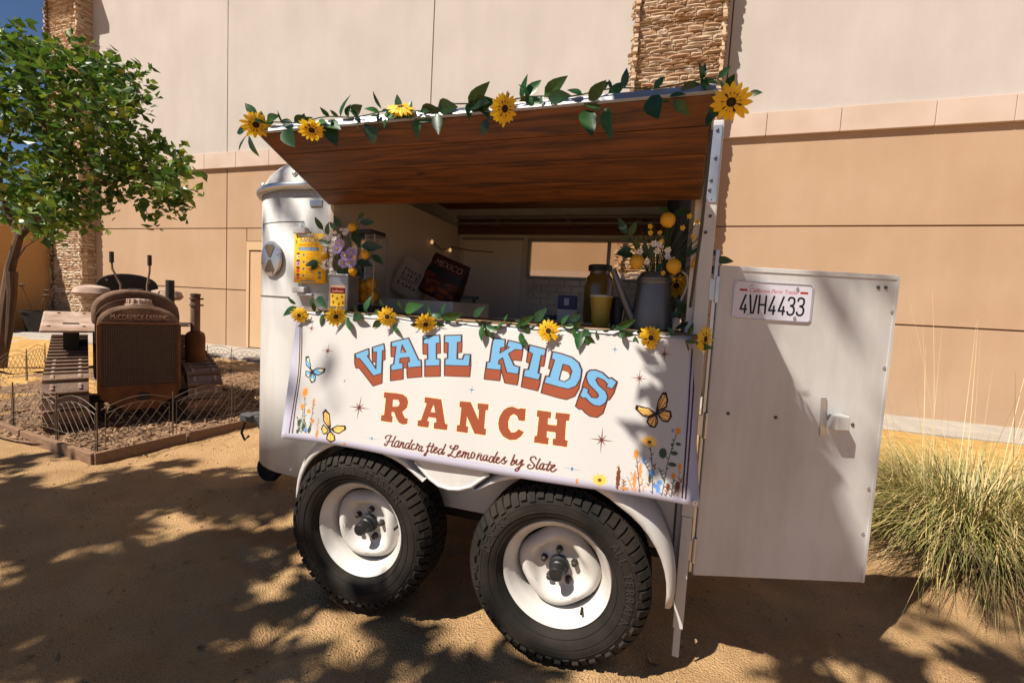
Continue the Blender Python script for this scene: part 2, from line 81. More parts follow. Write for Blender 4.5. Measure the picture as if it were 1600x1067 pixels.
class MB:
    def __init__(s): s.v=[];s.f=[]
    def add(s,v,f): o=len(s.v); s.v+=[tuple(p) for p in v]; s.f+=[tuple(i+o for i in q) for q in f]; return s
    def box(s,x0,x1,y0,y1,z0,z1,M=None):
        v=[Vector((x,y,z)) for x in(x0,x1) for y in(y0,y1) for z in(z0,z1)]
        if M: v=[M@p for p in v]
        return s.add(v,[(0,1,3,2),(4,6,7,5),(0,4,5,1),(2,3,7,6),(0,2,6,4),(1,5,7,3)])
    def tube(s,pts,r,n=8,cap=True):
        pts=[Vector(p) for p in pts]; k=len(pts); rs=r if isinstance(r,(list,tuple)) else [r]*k; o=len(s.v); pn=None
        for i,p in enumerate(pts):
            d=(pts[min(i+1,k-1)]-pts[max(i-1,0)]).normalized()
            a=(Vector((0,0,1)) if abs(d.z)<.9 else Vector((1,0,0))) if pn is None else pn
            a=(a-d*a.dot(d)).normalized(); b=d.cross(a); pn=a
            for j in range(n):
                t=2*math.pi*j/n; s.v.append(tuple(p+(a*math.cos(t)+b*math.sin(t))*rs[i]))
        for i in range(k-1):
            for j in range(n): s.f.append((o+i*n+j,o+i*n+(j+1)%n,o+(i+1)*n+(j+1)%n,o+(i+1)*n+j))
        if cap: s.f.append(tuple(o+j for j in range(n))[::-1]); s.f.append(tuple(o+(k-1)*n+j for j in range(n)))
        return s
    def lathe(s,prof,n=32,M=None,close=False):
        o=len(s.v); k=len(prof)
        for r,z in prof:
            for j in range(n):
                t=2*math.pi*j/n; p=Vector((r*math.cos(t),r*math.sin(t),z)); s.v.append(tuple(M@p if M else p))
        for i in range(k-1):
            for j in range(n): s.f.append((o+i*n+j,o+i*n+(j+1)%n,o+(i+1)*n+(j+1)%n,o+(i+1)*n+j))
        if not close:
            if prof[0][0]>1e-6: s.f.append(tuple(o+j for j in range(n))[::-1])
            if prof[-1][0]>1e-6: s.f.append(tuple(o+(k-1)*n+j for j in range(n)))
        return s
    def prism(s,poly,h0,h1,M):   # poly in local xy, extruded along local z
        n=len(poly); o=len(s.v)
        for h in(h0,h1):
            for x,y in poly: s.v.append(tuple(M@Vector((x,y,h))))
        s.f.append(tuple(o+i for i in range(n))[::-1]); s.f.append(tuple(o+n+i for i in range(n)))
        for i in range(n): s.f.append((o+i,o+(i+1)%n,o+n+(i+1)%n,o+n+i))
        return s
    def grid(s,P):   # P: rows of points
        o=len(s.v); m=len(P); n=len(P[0])
        for r in P: s.v+=[tuple(p) for p in r]
        for i in range(m-1):
            for j in range(n-1): s.f.append((o+i*n+j,o+i*n+j+1,o+(i+1)*n+j+1,o+(i+1)*n+j))
        return s
    def mesh(s,name,smooth=False,fix=True):
        me=bpy.data.meshes.new(name); me.from_pydata(s.v,[],s.f); me.update()
        if fix:
            b=bmesh.new(); b.from_mesh(me); bmesh.ops.recalc_face_normals(b,faces=b.faces); b.to_mesh(me); b.free()
        if smooth:
            me.polygons.foreach_set('use_smooth',[True]*len(me.polygons))
            if smooth!='all': me.set_sharp_from_angle(angle=R(38))
        return me
    def build(s,name,m,parent=None,smooth=False,bevel=0,solid=0,fix=True):
        me=s.mesh(name,smooth,fix); return put(name,me,m,parent,bevel=bevel,solid=solid)
def put(name,me,m,parent=None,M=None,bevel=0,solid=0):
    if m is not None and not me.materials: me.materials.append(m)
    o=bpy.data.objects.new(name,me); COL.objects.link(o); o.parent=parent
    if M is not None: o.matrix_local=M
    if bevel:
        q=o.modifiers.new('bevel','BEVEL'); q.width=bevel; q.segments=2; q.limit_method='ANGLE'; q.angle_limit=R(40)
    if solid:
        q=o.modifiers.new('solid','SOLIDIFY'); q.thickness=solid; q.offset=0
    return o
def empty(name,loc=(0,0,0),rz=0,parent=None):
    o=bpy.data.objects.new(name,None); COL.objects.link(o); o.location=loc; o.rotation_euler=(0,0,rz); o.parent=parent; return o
def tag(o,label,cat,group=None,kind=None):
    if label: o['label']=label
    if cat: o['category']=cat
    if group: o['group']=group
    if kind: o['kind']=kind
    return o
def struct(o): o['kind']='structure'; return o
def stuff(o): o['kind']='stuff'; return o
def frame(o,x,y,z=None):
    x=Vector(x).normalized(); y=Vector(y); y=(y-x*y.dot(x)).normalized(); z=x.cross(y)
    M=Matrix((x,y,z)).transposed().to_4x4(); M.translation=Vector(o); return M
def T(*a): return Matrix.Translation(Vector(a))
# ---- flat print painted in memory
class Canvas:
    def __init__(s,w,h,bg,x0,x1,y0,y1):
        s.S=2; s.w=w*2; s.h=h*2; s.a=np.empty((s.h,s.w,3),np.float32); s.a[:]=bg; s.b=(x0,x1,y0,y1)
    def px(s,p):
        x0,x1,y0,y1=s.b; p=np.asarray(p,float); return np.c_[(p[:,0]-x0)/(x1-x0)*s.w,(p[:,1]-y0)/(y1-y0)*s.h]
    def mask(s,loops):
        L=[s.px(q) for q in loops]; A=np.concatenate(L); x0,y0=np.floor(A.min(0)).astype(int)-1; x1,y1=np.ceil(A.max(0)).astype(int)+2
        x0=max(x0,0);y0=max(y0,0);x1=min(x1,s.w);y1=min(y1,s.h)
        if x1<=x0 or y1<=y0: return None
        X,Y=np.meshgrid(np.arange(x0,x1)+.5,np.arange(y0,y1)+.5); m=np.zeros(X.shape,bool)
        for q in L:
            for i in range(len(q)):
                (ax,ay),(bx,by)=q[i],q[(i+1)%len(q)]
                if ay==by: continue
                m^=((Y<max(ay,by))&(Y>=min(ay,by))&(X<ax+(Y-ay)*(bx-ax)/(by-ay)))
        return m,x0,y0
    def put(s,mk,c):
        if mk is None: return
        m,x,y=mk; s.a[y:y+m.shape[0],x:x+m.shape[1]][m]=c
    def poly(s,loops,c): s.put(s.mask(loops),c)
    def stroke(s,pts,wd,c,smooth=True):
        q=s.px(pts)
        if smooth and len(q)>2:
            e=np.r_[[2*q[0]-q[1]],q,[2*q[-1]-q[-2]]]; o=[]
            for i in range(1,len(e)-2):
                for t in np.linspace(0,1,6,endpoint=False):
                    a,b,cc,d=e[i-1],e[i],e[i+1],e[i+2]; o.append(.5*((2*b)+(cc-a)*t+(2*a-5*b+4*cc-d)*t*t+(-a+3*b-3*cc+d)*t**3))
            o.append(q[-1]); q=np.array(o)
        r=wd/2*s.w/(s.b[1]-s.b[0])
        for i in range(len(q)-1):
            a,b=q[i],q[i+1]; x0,y0=np.floor(np.minimum(a,b)-r).astype(int)-1; x1,y1=np.ceil(np.maximum(a,b)+r).astype(int)+2
            x0=max(x0,0);y0=max(y0,0);x1=min(x1,s.w);y1=min(y1,s.h)
            if x1<=x0 or y1<=y0: continue
            X,Y=np.meshgrid(np.arange(x0,x1)+.5,np.arange(y0,y1)+.5); d=b-a; L2=max(d@d,1e-9); t=np.clip(((X-a[0])*d[0]+(Y-a[1])*d[1])/L2,0,1)
            s.a[y0:y1,x0:x1][(X-a[0]-t*d[0])**2+(Y-a[1]-t*d[1])**2<r*r]=c
    def ell(s,cx,cy,rx,ry,c,n=24,wob=0):
        t=np.linspace(0,2*np.pi,n,endpoint=False); k=1+wob*np.cos(t*n/2) if wob else 1
        s.poly([np.c_[cx+rx*np.cos(t)*k,cy+ry*np.sin(t)*k]],c)
    def text(s,txt,x,y,h,wd,c,shear=0):     # baseline-left x,y ; y grows down
        V,Ts=text_tris(txt); mn=V.min(0); mx=V.max(0); k=wd/(mx[0]-mn[0]); hy=h/max(mx[1]-mn[1],.1)
        P=np.c_[x+(V[:,0]-mn[0])*k+V[:,1]*hy*shear,y-V[:,1]*hy]
        for t in Ts: s.poly([P[list(t)]],c)
    def image(s,name):
        a=s.a.reshape(s.h//2,2,s.w//2,2,3).mean((1,3)); h,w=a.shape[:2]; im=bpy.data.images.new(name,w,h)
        px=np.ones((h,w,4),np.float32); px[...,:3]=a[::-1]; im.pixels.foreach_set(px.ravel()); im.pack(); return im
_tt={}
def text_curve(txt,ext=0):
    cu=bpy.data.curves.new('lettering','FONT'); cu.body=txt; cu.extrude=ext; cu.resolution_u=3
    o=bpy.data.objects.new('lettering',cu); COL.objects.link(o); bpy.context.view_layer.update()
    me=bpy.data.meshes.new_from_object(o.evaluated_get(bpy.context.evaluated_depsgraph_get())); bpy.data.objects.remove(o); return me
def text_tris(txt):
    if txt not in _tt:
        me=text_curve(txt); me.calc_loop_triangles(); V=np.array([v.co[:2] for v in me.vertices]); _tt[txt]=(V,[tuple(t.vertices) for t in me.loop_triangles])
    return _tt[txt]
def printed(name,im,rough=.5,bumpy=0):
    m=bpy.data.materials.new(name); m.use_nodes=True; n=m.node_tree.nodes; l=m.node_tree.links; b=n['Principled BSDF']
    t=n.new('ShaderNodeTexImage'); t.image=im; l.new(t.outputs[0],b.inputs['Base Color']); b.inputs['Roughness'].default_value=rough; b.inputs['Specular IOR Level'].default_value=.3
    return m
def uvmap(me,fn):
    u=me.uv_layers.new(name='UVMap')
    for lp in me.loops: u.data[lp.index].uv=fn(me.vertices[lp.vertex_index].co)
# ---- shared leaf and flower meshes
def leaf_mesh(name,wd=.24,fold=.05,bend=.12,m=None,n=5):
    b=MB(); rows=[]
    for i in range(n+1):
        t=i/n; w=wd*math.sin(math.pi*min(1,t**.8*.97+.03))*(1 if t<.98 else .05); z=-bend*t*t; rows.append([(t,-w,z+fold*(w/wd)),(t,0,z),(t,w,z+fold*(w/wd))])
    b.grid(rows); me=b.mesh(name,True,False); me.materials.append(m); return me
def place_leaf(me,P,Q,parent,roll=0,name='leaf',wscale=1):
    P=Vector(P);Q=Vector(Q); d=Q-P; L=d.length; x=d.normalized(); y=Vector((0,-1,0)).cross(x)
    if y.length<.1: y=Vector((0,0,1))
    M=frame(P,x,y); M=M@Matrix.Rotation(roll,4,'X')@Matrix.Diagonal((L,L*wscale,L,1)); return put(name,me,None,parent,M)
def petal_ring(b,n,r0,r1,wd,z0,z1,ph=0,jit=.1):
    for i in range(n):
        a=2*math.pi*i/n+ph+random.uniform(-jit,jit); L=r1*random.uniform(.88,1.08); c,s_=math.cos(a),math.sin(a); tz=random.uniform(-.1,.1)*r1
        pr=[(r0*.75,.35,z0),(r0+(L-r0)*.15,.6,z0+(z1-z0)*.2),(r0+(L-r0)*.5,1,z0+(z1-z0)*.6),(r0+(L-r0)*.82,.7,z0+(z1-z0)*.9+tz*.5),(L,.06,z1+tz)]
        b.grid([[(r*c-k*w*wd*s_,r*s_+k*w*wd*c,z+(.0 if k==0 else .25*wd)) for k in(-1,0,1)] for r,w,z in pr])
# ================= GROUND
def lines(segs):
    o=[]
    for a,b,st in segs: o+=list(np.arange(a,b-1e-6,st))
    return np.array(o+[segs[-1][1]])
gx=lines([(-160,-30,20),(-30,-10,2),(-10,-4,.25),(-4,-2,.06),(-2,3.2,.03),(3.2,6,.12),(6,12,1),(12,160,20)])
gy=lines([(-120,-10,15),(-10,-1.2,1.1),(-1.2,1.6,.03),(1.6,3.2,.08),(3.2,8,.4),(8,20,2),(20,160,20)])
GX,GY=np.meshgrid(gx,gy)
def ground_h(x,y):
    near=np.clip(1.2-np.hypot(x-.3,y-.3)/6,0,1)
    h=.035*vnoise(x*1.3,y*1.3,1)+.024*vnoise(x*4,y*4,2)+.02*vnoise(x*9,y*9,3)+.013*vnoise(x*19,y*19,4)
    h+=.012*vnoise(x*2.2+y*2,(y-x*.25)*9,5)           # raked / driven ridges
    for xc in(-.03,.847):                              # sand pushed up round the tyres
        d=np.hypot((x-xc)/.17,(y+.13)/.14); h+=.03*np.exp(-(d-1.25)**2*5)-.012*np.exp(-d**2*1.5)
    return h*near-.012
GZ=ground_h(GX,GY); b=MB(); ny,nx=GX.shape
b.v=[tuple(p) for p in np.c_[GX.ravel(),GY.ravel(),GZ.ravel()]]
ii=np.arange(ny*nx).reshape(ny,nx); b.f=[tuple(q) for q in np.c_[ii[:-1,:-1].ravel(),ii[:-1,1:].ravel(),ii[1:,1:].ravel(),ii[1:,:-1].ravel()].tolist()]
m=mat('sand',(.56,.355,.178),(.40,.24,.112),scale=2.2,rough=.95,spec=.1,detail=8,bump=1.0,bscale=120,lo=.3,hi=.7,bdist=.022)
nn=m.node_tree; t1=nn.nodes.new('ShaderNodeTexNoise'); t1.inputs['Scale'].default_value=260; t1.inputs['Detail'].default_value=3
mx=nn.nodes.new('ShaderNodeMixRGB'); mx.blend_type='MULTIPLY'; mx.inputs[0].default_value=.55; rp=nn.nodes.new('ShaderNodeValToRGB'); rp.color_ramp.elements[0].position=.32; rp.color_ramp.elements[0].color=(.35,.3,.27,1); rp.color_ramp.elements[1].position=.55; rp.color_ramp.elements[1].color=(1.05,1.05,1.05,1)
tc=[n for n in nn.nodes if n.type=='TEX_COORD'][0]; nn.links.new(tc.outputs['Object'],t1.inputs[0]); nn.links.new(t1.outputs[0],rp.inputs[0])
bs=nn.nodes['Principled BSDF']; src=bs.inputs['Base Color'].links[0].from_socket; nn.links.new(src,mx.inputs[1]); nn.links.new(rp.outputs[0],mx.inputs[2]); nn.links.new(mx.outputs[0],bs.inputs['Base Color'])
struct(b.build('sand_ground',m,smooth='all',fix=False))
# small stones and straw bits on the sand
b=MB()
for _ in range(3200):
    x=random.uniform(-3.2,3.6);y=random.uniform(-1.1,1.8); s=random.choice([.002,.0025,.003,.003,.004,.006]); M=T(x,y,float(ground_h(np.array(x),np.array(y)))+s*.4)@Euler((random.random()*3,random.random()*3,random.random()*3)).to_matrix().to_4x4(); b.box(-s,s,-s*.7,s*.7,-s*.5,s*.5,M)
stuff(tag(b.build('pebbles',mat('pebble',(0.396,0.2736,0.1584),(0.288,0.1944,0.108),scale=30,rough=.9)),'tiny stones and crumbs scattered over the tan sand','pebbles'))
b=MB()
for _ in range(170):
    x=random.uniform(-3,3.4);y=random.uniform(-1,1.6); a=random.uniform(0,3.14); L=random.uniform(.012,.05); z=float(ground_h(np.array(x),np.array(y)))+.004
    b.tube([(x,y,z),(x+L*math.cos(a)*.5,y+L*math.sin(a)*.5,z+.004),(x+L*math.cos(a),y+L*math.sin(a),z)],.0009,4)
stuff(tag(b.build('straw_bits',mat('straw_bit',(0.54,0.432,0.252),rough=.8)),'pale dry straw bits lying on the sand','straw'))
b=MB()
for _ in range(190):
    x=random.uniform(-3,3.4);y=random.uniform(-1,1.7); a=random.uniform(0,6.28); L=random.uniform(.012,.03); z=float(ground_h(np.array(x),np.array(y)))+.005; M=T(x,y,z)@Euler((random.uniform(-.6,.6),random.uniform(-.6,.6),a)).to_matrix().to_4x4()
    b.add([M@Vector(p) for p in((-L,0,0),(0,-L*.35,.003),(L,0,0),(0,L*.35,.003))],[(0,1,2,3)])
stuff(tag(b.build('dry_leaves',mat('dry_leaf',(.20,.11,.05),(.34,.22,.10),scale=9,rough=.9),fix=False),'small dry brown leaves scattered over the sand','leaf litter'))
# concrete apron along the building and a mulch bed before it
cm=mat('concrete',(.37,.325,.275),(.30,.265,.225),scale=3,rough=.9,bump=.15,bscale=80)
b=MB()
for x0,x1 in((-19,-12.2),(-12.2,-6.4),(-6.4,-1),(-1,4.4),(4.4,12)): b.box(x0+.006,x1-.006,5.25-.021*(x0+x1)/2*0,7.0,-.05,.035)
struct(b.build('concrete_apron',cm,bevel=.008))
b=MB(); b.box(-22,-12.2,3.2,5.24,-.05,.02); struct(b.build('concrete_path',cm))
sm=mat('straw_mulch',(0.5184,0.3096,0.0936),(0.36,0.1944,0.0576),scale=7,rough=.95,bump=.8,bscale=45,detail=8,bdist=.03)
def patch(name,poly,z,m,amp=.03,n=40):
    xs=[p[0] for p in poly]; ys=[p[1] for p in poly]; X=np.linspace(min(xs),max(xs),n); Y_=np.linspace(min(ys),max(ys),n); b=MB()
    b.grid([[(x,y,z+amp*float(vnoise(x*3,y*3,8))+amp*.6*float(vnoise(x*9,y*9,9))) for x in X] for y in Y_]); return b.build(name,m,smooth='all')
struct(patch('straw_bed',[(2.6,3.3),(12,5.24)],.02,sm)); struct(patch('straw_ground',[(-14,2.2),(-7.6,4.9)],.02,sm)); struct(patch('straw_ground',[(-7.6,.75),(-5.0,2.4)],.012,sm))
# ================= BUILDING
BR=-.0208; bld=empty('building',(4.75,6.45,0),BR)
tag(bld,'tall beige and tan stucco building with stone pillars behind the trailer','building')
up_m=mat('upper_stucco',(.500,.448,.408),(.462,.412,.372),scale=.7,rough=.95,bump=.4,bscale=160,spec=.1,detail=9,bdist=.008)
lo_m=mat('tan_stucco',(.455,.309,.204),(.42,.278,.176),scale=.8,rough=.95,bump=.4,bscale=150,spec=.1,detail=9,bdist=.008)
def stain(m,amt,st=(2.2,2.2,.22)):
    q=m.node_tree; bs_=q.nodes['Principled BSDF']; src_=bs_.inputs['Base Color'].links[0].from_socket; tc_=[n for n in q.nodes if n.type=='TEX_COORD'][0]; mp_=q.nodes.new('ShaderNodeMapping'); mp_.inputs['Scale'].default_value=st; q.links.new(tc_.outputs['Object'],mp_.inputs[0])
    t_=q.nodes.new('ShaderNodeTexNoise'); t_.inputs['Scale'].default_value=1.6; t_.inputs['Detail'].default_value=9; t_.inputs['Roughness'].default_value=.65; q.links.new(mp_.outputs[0],t_.inputs[0]); r_=q.nodes.new('ShaderNodeValToRGB'); r_.color_ramp.elements[0].position=.40; r_.color_ramp.elements[0].color=(1-amt,1-amt*1.1,1-amt*1.25,1); r_.color_ramp.elements[1].position=.60; r_.color_ramp.elements[1].color=(1,1,1,1); q.links.new(t_.outputs[0],r_.inputs[0])
    x_=q.nodes.new('ShaderNodeMixRGB'); x_.blend_type='MULTIPLY'; x_.inputs[0].default_value=1; q.links.new(src_,x_.inputs[1]); q.links.new(r_.outputs[0],x_.inputs[2]); q.links.new(x_.outputs[0],bs_.inputs['Base Color'])
stain(up_m,.045,(1.2,1.2,.35)); stain(lo_m,.05,(1.2,1.2,.4))
gr_m=mat('joint_sealant',(0.2448,0.1368,0.072),rough=.95)
led_m=mat('ledge_stone',(0.5328,0.414,0.3384),(0.4752,0.3528,0.2736),scale=1.6,rough=.85,bump=.1,bscale=60)
def bl(x): return x-4.75       # world x to building x
b=MB(); b.box(bl(-15.4),bl(14),.03,.3,-.1,9.3); b.build('backing_wall',gr_m,bld)
cols=[-15.3,-8.95,-3.45,2.05,7.6,13.9]; rows=[(0,1.43),(1.43,2.92),(2.92,4.36)]
for i in range(5):
    for z0,z1 in rows:
        x0,x1=cols[i],cols[i+1]
        if i==1 and z0<2.6:
            if z0==0: xs=[(x0,-8.3),(-7.2,x1)]
            else: xs=[(x0,-8.3),(-7.2,x1)]
        else: xs=[(x0,x1)]
        for a,c in xs:
            b=MB(); b.box(bl(a)+.013,bl(c)-.013,0,.06,z0+.012 if z0 else -.1,z1-.012); b.build('wall_panel',lo_m,bld,bevel=.004)
b=MB(); b.box(bl(-8.29),bl(-7.21),.0,.06,2.62,2.91); b.build('wall_panel',lo_m,bld)
for i in range(5):
    b=MB(); b.box(bl(cols[i])+.011,bl(cols[i+1])-.011,-.005,.06,4.72,9.3); b.build('wall_panel',up_m,bld,bevel=.004)
led=empty('ledge',(0,0,0),0,bld); x=-13.75; k=0
while x<13:
    w_=[1.02,1.02,1.18,.9,1.02][k%5]; k+=1
    if not (x+w_>.5 and x<1.98):
        b=MB(); b.box(bl(x)+.004,bl(x+w_)-.004,-.065,.05,4.35,4.72); b.build('ledge_block',led_m,led,bevel=.006)
    elif x<.5: b=MB(); b.box(bl(x)+.004,bl(.5),-.065,.05,4.35,4.72); b.build('ledge_block',led_m,led,bevel=.006)
    if x<1.97<x+w_: b=MB(); b.box(bl(1.97),bl(x+w_)-.004,-.065,.05,4.35,4.72); b.build('ledge_block',led_m,led,bevel=.006)
    x+=w_
# door at the left
dm=mat('tan_door',(0.5472,0.36,0.2088),(0.5184,0.3384,0.1944),scale=2,rough=.6)
d=MB(); d.box(bl(-8.19),bl(-7.3),.004,.04,.06,2.38); dob=d.build('door',dm,bld,bevel=.004)
d=MB(); d.box(bl(-8.29),bl(-8.2),-.02,.1,.04,2.4); d.box(bl(-8.29),bl(-7.21),-.02,.1,2.4,2.6); d.box(bl(-7.29),bl(-7.21),-.02,.1,.04,2.4); d.build('door_frame',mat('frame_paint',(0.5616,0.3816,0.2232),rough=.5),dob,bevel=.006)
for z in(.4,1.2,2.0): d=MB(); d.tube([(bl(-8.2),.03,z-.06),(bl(-8.2),.03,z+.06)],.018,8); d.build('hinge',mat('dark_hinge',(0.144,0.0864,0.0504),rough=.5,metal=.6),dob)
# stone pillars
st_ms=[mat('ledge_stone_%d'%i,c,c2,scale=14,rough=.92,bump=.7,bscale=45,bdist=.012) for i,(c,c2) in enumerate([((.50,.34,.21),(.38,.24,.14)),((.54,.40,.28),(.42,.29,.18)),((.43,.27,.155),(.33,.19,.105)),((.54,.43,.33),(.45,.32,.21))])]
st_mix=bpy.data.materials.new('mixed_ledgestone'); st_mix.use_nodes=True; _q=st_mix.node_tree; _g=_q.nodes.new('ShaderNodeNewGeometry'); _r=_q.nodes.new('ShaderNodeValToRGB'); _q.links.new(_g.outputs['Random Per Island'],_r.inputs[0]); _r.color_ramp.elements[0].color=(.33,.19,.105,1); _r.color_ramp.elements[1].color=(.56,.45,.34,1); _e=_r.color_ramp.elements.new(.5); _e.color=(.50,.35,.22,1); _q.links.new(_r.outputs[0],_q.nodes['Principled BSDF'].inputs['Base Color']); _q.nodes['Principled BSDF'].inputs['Roughness'].default_value=.95
def rough_stone(seed):
    r=np.random.default_rng(seed); b=MB(); P=[]
    nx_,nz_=5,3
    for j in range(nz_):
        row=[]
        for i in range(nx_):
            ex=i in(0,nx_-1); ez=j in(0,nz_-1); row.append((-.5+i/(nx_-1)+r.uniform(-.05,.05)*(not ex),(-.35*r.random() if ex or ez else -.62-.2*r.random())-.12*r.random(),-.5+j/(nz_-1)+r.uniform(-.06,.06)))
        P.append(row)
    b.grid(P); n=len(b.v)
    ring=[j for j in range(nx_)]+[j*nx_+nx_-1 for j in range(1,nz_)]+[(nz_-1)*nx_+i for i in range(nx_-2,-1,-1)]+[j*nx_ for j in range(nz_-2,0,-1)]
    for q in ring: x,y,z=b.v[q]; b.v.append((x,1.0,z))
    for k in range(len(ring)): b.f.append((ring[k],n+k,n+(k+1)%len(ring),ring[(k+1)%len(ring)]))
    return b
STN=[rough_stone(i) for i in range(8)]; STM_=[s.mesh('stone') for s in STN]
STMM=[]
for i,me in enumerate(STM_):
    for mm in st_ms:
        c=me.copy(); c.materials.append(mm); STMM.append(c)
def pillar(x0,x1,prot,z0,z1,singles):
    pl_=MB(); pl_.box(bl(x0)+.03,bl(x1)-.03,-prot+.05,.02,0,z1+.02); p=pl_.build('stone_pillar',mat('pillar_core',(0.1296,0.072,0.0432),rough=1),bld); rest=MB()
    def course(a0,a1,place):
        z=z0
        while z<z1:
            h=random.choice([.035,.045,.055,.07]); x=a0-random.uniform(0,.1)
            while x<a1:
                L=random.choice([.12,.18,.24,.3,.38]); L=min(L,a1+.03-x)
                if L<.05: break
                place(x,L,z,h); x+=L
            z+=h
    def front(x,L,z,h):
        d=random.uniform(.025,.06); M=T(bl(x+L/2),-prot+.045-d*.1,z+h/2)@Matrix.Rotation(random.uniform(-.03,.03),4,'Y')@Matrix.Diagonal((L-.010,d,h-.008,1))
        if singles and singles[0]<=z<=singles[1]: put('stone',random.choice(STMM),None,p,M)
        else: s=random.choice(STN); rest.add([M@Vector(v) for v in s.v],s.f)
    course(x0,x1,front)
    for sx,xx in((1,x1),(-1,x0)):
        def side(y,L,z,h,sx=sx,xx=xx):
            d=random.uniform(.03,.06); M=T(bl(xx)-sx*.02,y+L/2,z+h/2)@Matrix.Rotation(sx*math.pi/2,4,'Z')@Matrix.Diagonal((L-.004,d,h-.003,1)); s=random.choice(STN); rest.add([M@Vector(v) for v in s.v],s.f)
        course(-prot,.0,side)
    stuff(rest.build('stacked_stone',st_mix,p))
    return p
pillar(.53,1.95,.30,.1,7.3,(5.15,6.75)); pL=pillar(-15.2,-13.82,.30,.0,9.0,None)
d=MB(); d.box(bl(-15.45),bl(-13.6),-.62,.1,9.06,9.3); d.build('pillar_cap',up_m,pL,bevel=.03)
d=MB(); d.box(bl(-13.6),bl(14),-.25,.1,9.3,9.55); d.build('cornice',up_m,bld,bevel=.03)
# perimeter wall at the far left, running towards the viewer
pw=empty('perimeter_wall',(-15.26,6.62,0),-.2); tag(pw,'orange tan garden wall at the left edge behind the tree','wall')
d=MB(); d.box(-.22,0,-9,0,-.1,2.78); d.build('wall_face',mat('orange_stucco',(0.504,0.2664,0.0936),(0.4464,0.2304,0.0792),scale=1,rough=.95,bump=.2,bscale=150),pw)
d=MB(); d.box(-.27,.05,-9,.0,2.78,2.87); d.build('coping',mat('coping_tan',(0.5328,0.3168,0.144),rough=.9),pw,bevel=.01)
# things by the perimeter wall
def pw_at(yy,dx): return pw.matrix_basis@Vector((dx,yy,0)) if False else Vector((-15.26+math.cos(-.2)*dx-math.sin(-.2)*yy,6.62+math.sin(-.2)*dx+math.cos(-.2)*yy,0))
def pot(y,dx,r,h,m,name,label,stems=0):
    P=pw_at(y,dx); e=empty(name,P); tag(e,label,'plant pot')
    b=MB(); b.lathe([(r*.72,.02),(r*.98,h),(r*1.08,h),(r*1.08,h*.86),(r,h*.84)][0:2]+[(r*1.08,h),(r*1.08,h+.04),(r*.9,h+.04),(r*.88,h-.03),(0,h-.03)],20); b.build('pot',m,e,True)
    for k in range(stems):
        a=k*2.1; q=MB(); tip=Vector((math.cos(a)*r*.9,math.sin(a)*r*.9,h+.45+.12*(k%3))); q.tube([(math.cos(a)*r*.3,math.sin(a)*r*.3,h-.03),(tip.x*.6,tip.y*.6,h+.3),tip],.012,5); s=q.build('stem',mat('dry_stem',(0.1152,0.072,0.036),rough=.9),e)
        q=MB(); q.lathe([(0,-.03),(.07,-.01),(.08,.02),(0,.05)],8,T(*tip)); q.build('seed_head',mat('seed_head',(0.072,0.0432,0.0216),rough=.9),s)
bpm=mat('black_plastic',(0.0252,0.0216,0.0202),rough=.5); tcm=mat('terracotta',(0.324,0.1152,0.0432),(0.2592,0.0864,0.036),rough=.8)
pot(-.55,.9,.33,.55,bpm,'plant_pot','large black pot with dry flower stems by the orange wall',4)
pot(-1.3,.9,.25,.2,tcm,'plant_pot','low terracotta pot by the orange wall under the leaning ramps',0)
pot(-2.0,.85,.2,.24,mat('grey_pot',(0.252,0.2016,0.144),rough=.8),'plant_pot','small grey pot leftmost at the foot of the orange wall',0)
for k,(yy,lab) in enumerate([(-1.35,'rusty perforated metal ramp leaning on the orange wall, right one'),(-1.72,'rusty perforated metal ramp leaning on the orange wall, left one')]):
    P=pw_at(yy,.95); e=empty('metal_ramp',P,-.2); tag(e,lab,'ramp',)
    rm=mat('ramp_rust',(0.1224,0.0792,0.0432),(0.0648,0.0396,0.0216),scale=9,rough=.85)
    topv=Vector((-.85,.55,1.75))
    for s in(-.13,.13):
        b=MB(); b.tube([(0,s,.0),(topv.x,topv.y*0+s-.5,topv.z)],.03,6); b.build('side_rail',rm,e)
    for i in range(13):
        t=(i+.7)/14; b=MB(); c=Vector((topv.x*t,-.5*t,topv.z*t)); b.box(c.x-.02,c.x+.02,c.y-.13,c.y+.13,c.z-.022,c.z+.022); b.build('rung',rm,e)
# ================= TRACTOR ENCLOSURE
mulch=mat('wood_mulch',(0.1488,0.0806,0.0434),(0.248,0.1488,0.0806),scale=22,rough=.95,bump=.9,bscale=50,detail=8,bdist=.02)
b=MB(); N=60; xs=np.linspace(-7.4,-2.86,N); ys=np.linspace(.5,4.2,N)
b.grid([[(x+.0*y,y,.012+.04*float(vnoise(x*2.5,y*2.5,20))+.02*float(vnoise(x*8,y*8,21))) if .75-.14*(x+2.87)*0<99 else None for x in xs] for y in ys]); struct(b.build('mulch_bed',mulch,smooth='all'))
b=MB()
for _ in range(9000):
    x=-2.9-abs(random.gauss(0,1.7));y=random.uniform(.52,4.1)
    if x<-7.3: continue
    a=random.uniform(0,6.28);L=random.uniform(.02,.05);w_=random.uniform(.006,.014); z=.03+.04*float(vnoise(x*2.5,y*2.5,20))+.02*float(vnoise(x*8,y*8,21))+random.uniform(-.01,.008)
    M=T(x,y,z)@Euler((random.uniform(-.5,.5),random.uniform(-.5,.5),a)).to_matrix().to_4x4()
    b.add([M@Vector(p) for p in((-L/2,-w_,0),(L/2,-w_*.6,0),(L/2*.9,w_,.002),(-L/2,w_*.8,.002))],[(0,1,2,3)])
stuff(tag(b.build('mulch_chips',mat('mulch_chip',(0.33,0.198,0.1122),(0.1584,0.0858,0.0462),scale=5,rough=.9),fix=False),'brown wood mulch chips covering the bed round the tractor','mulch'))
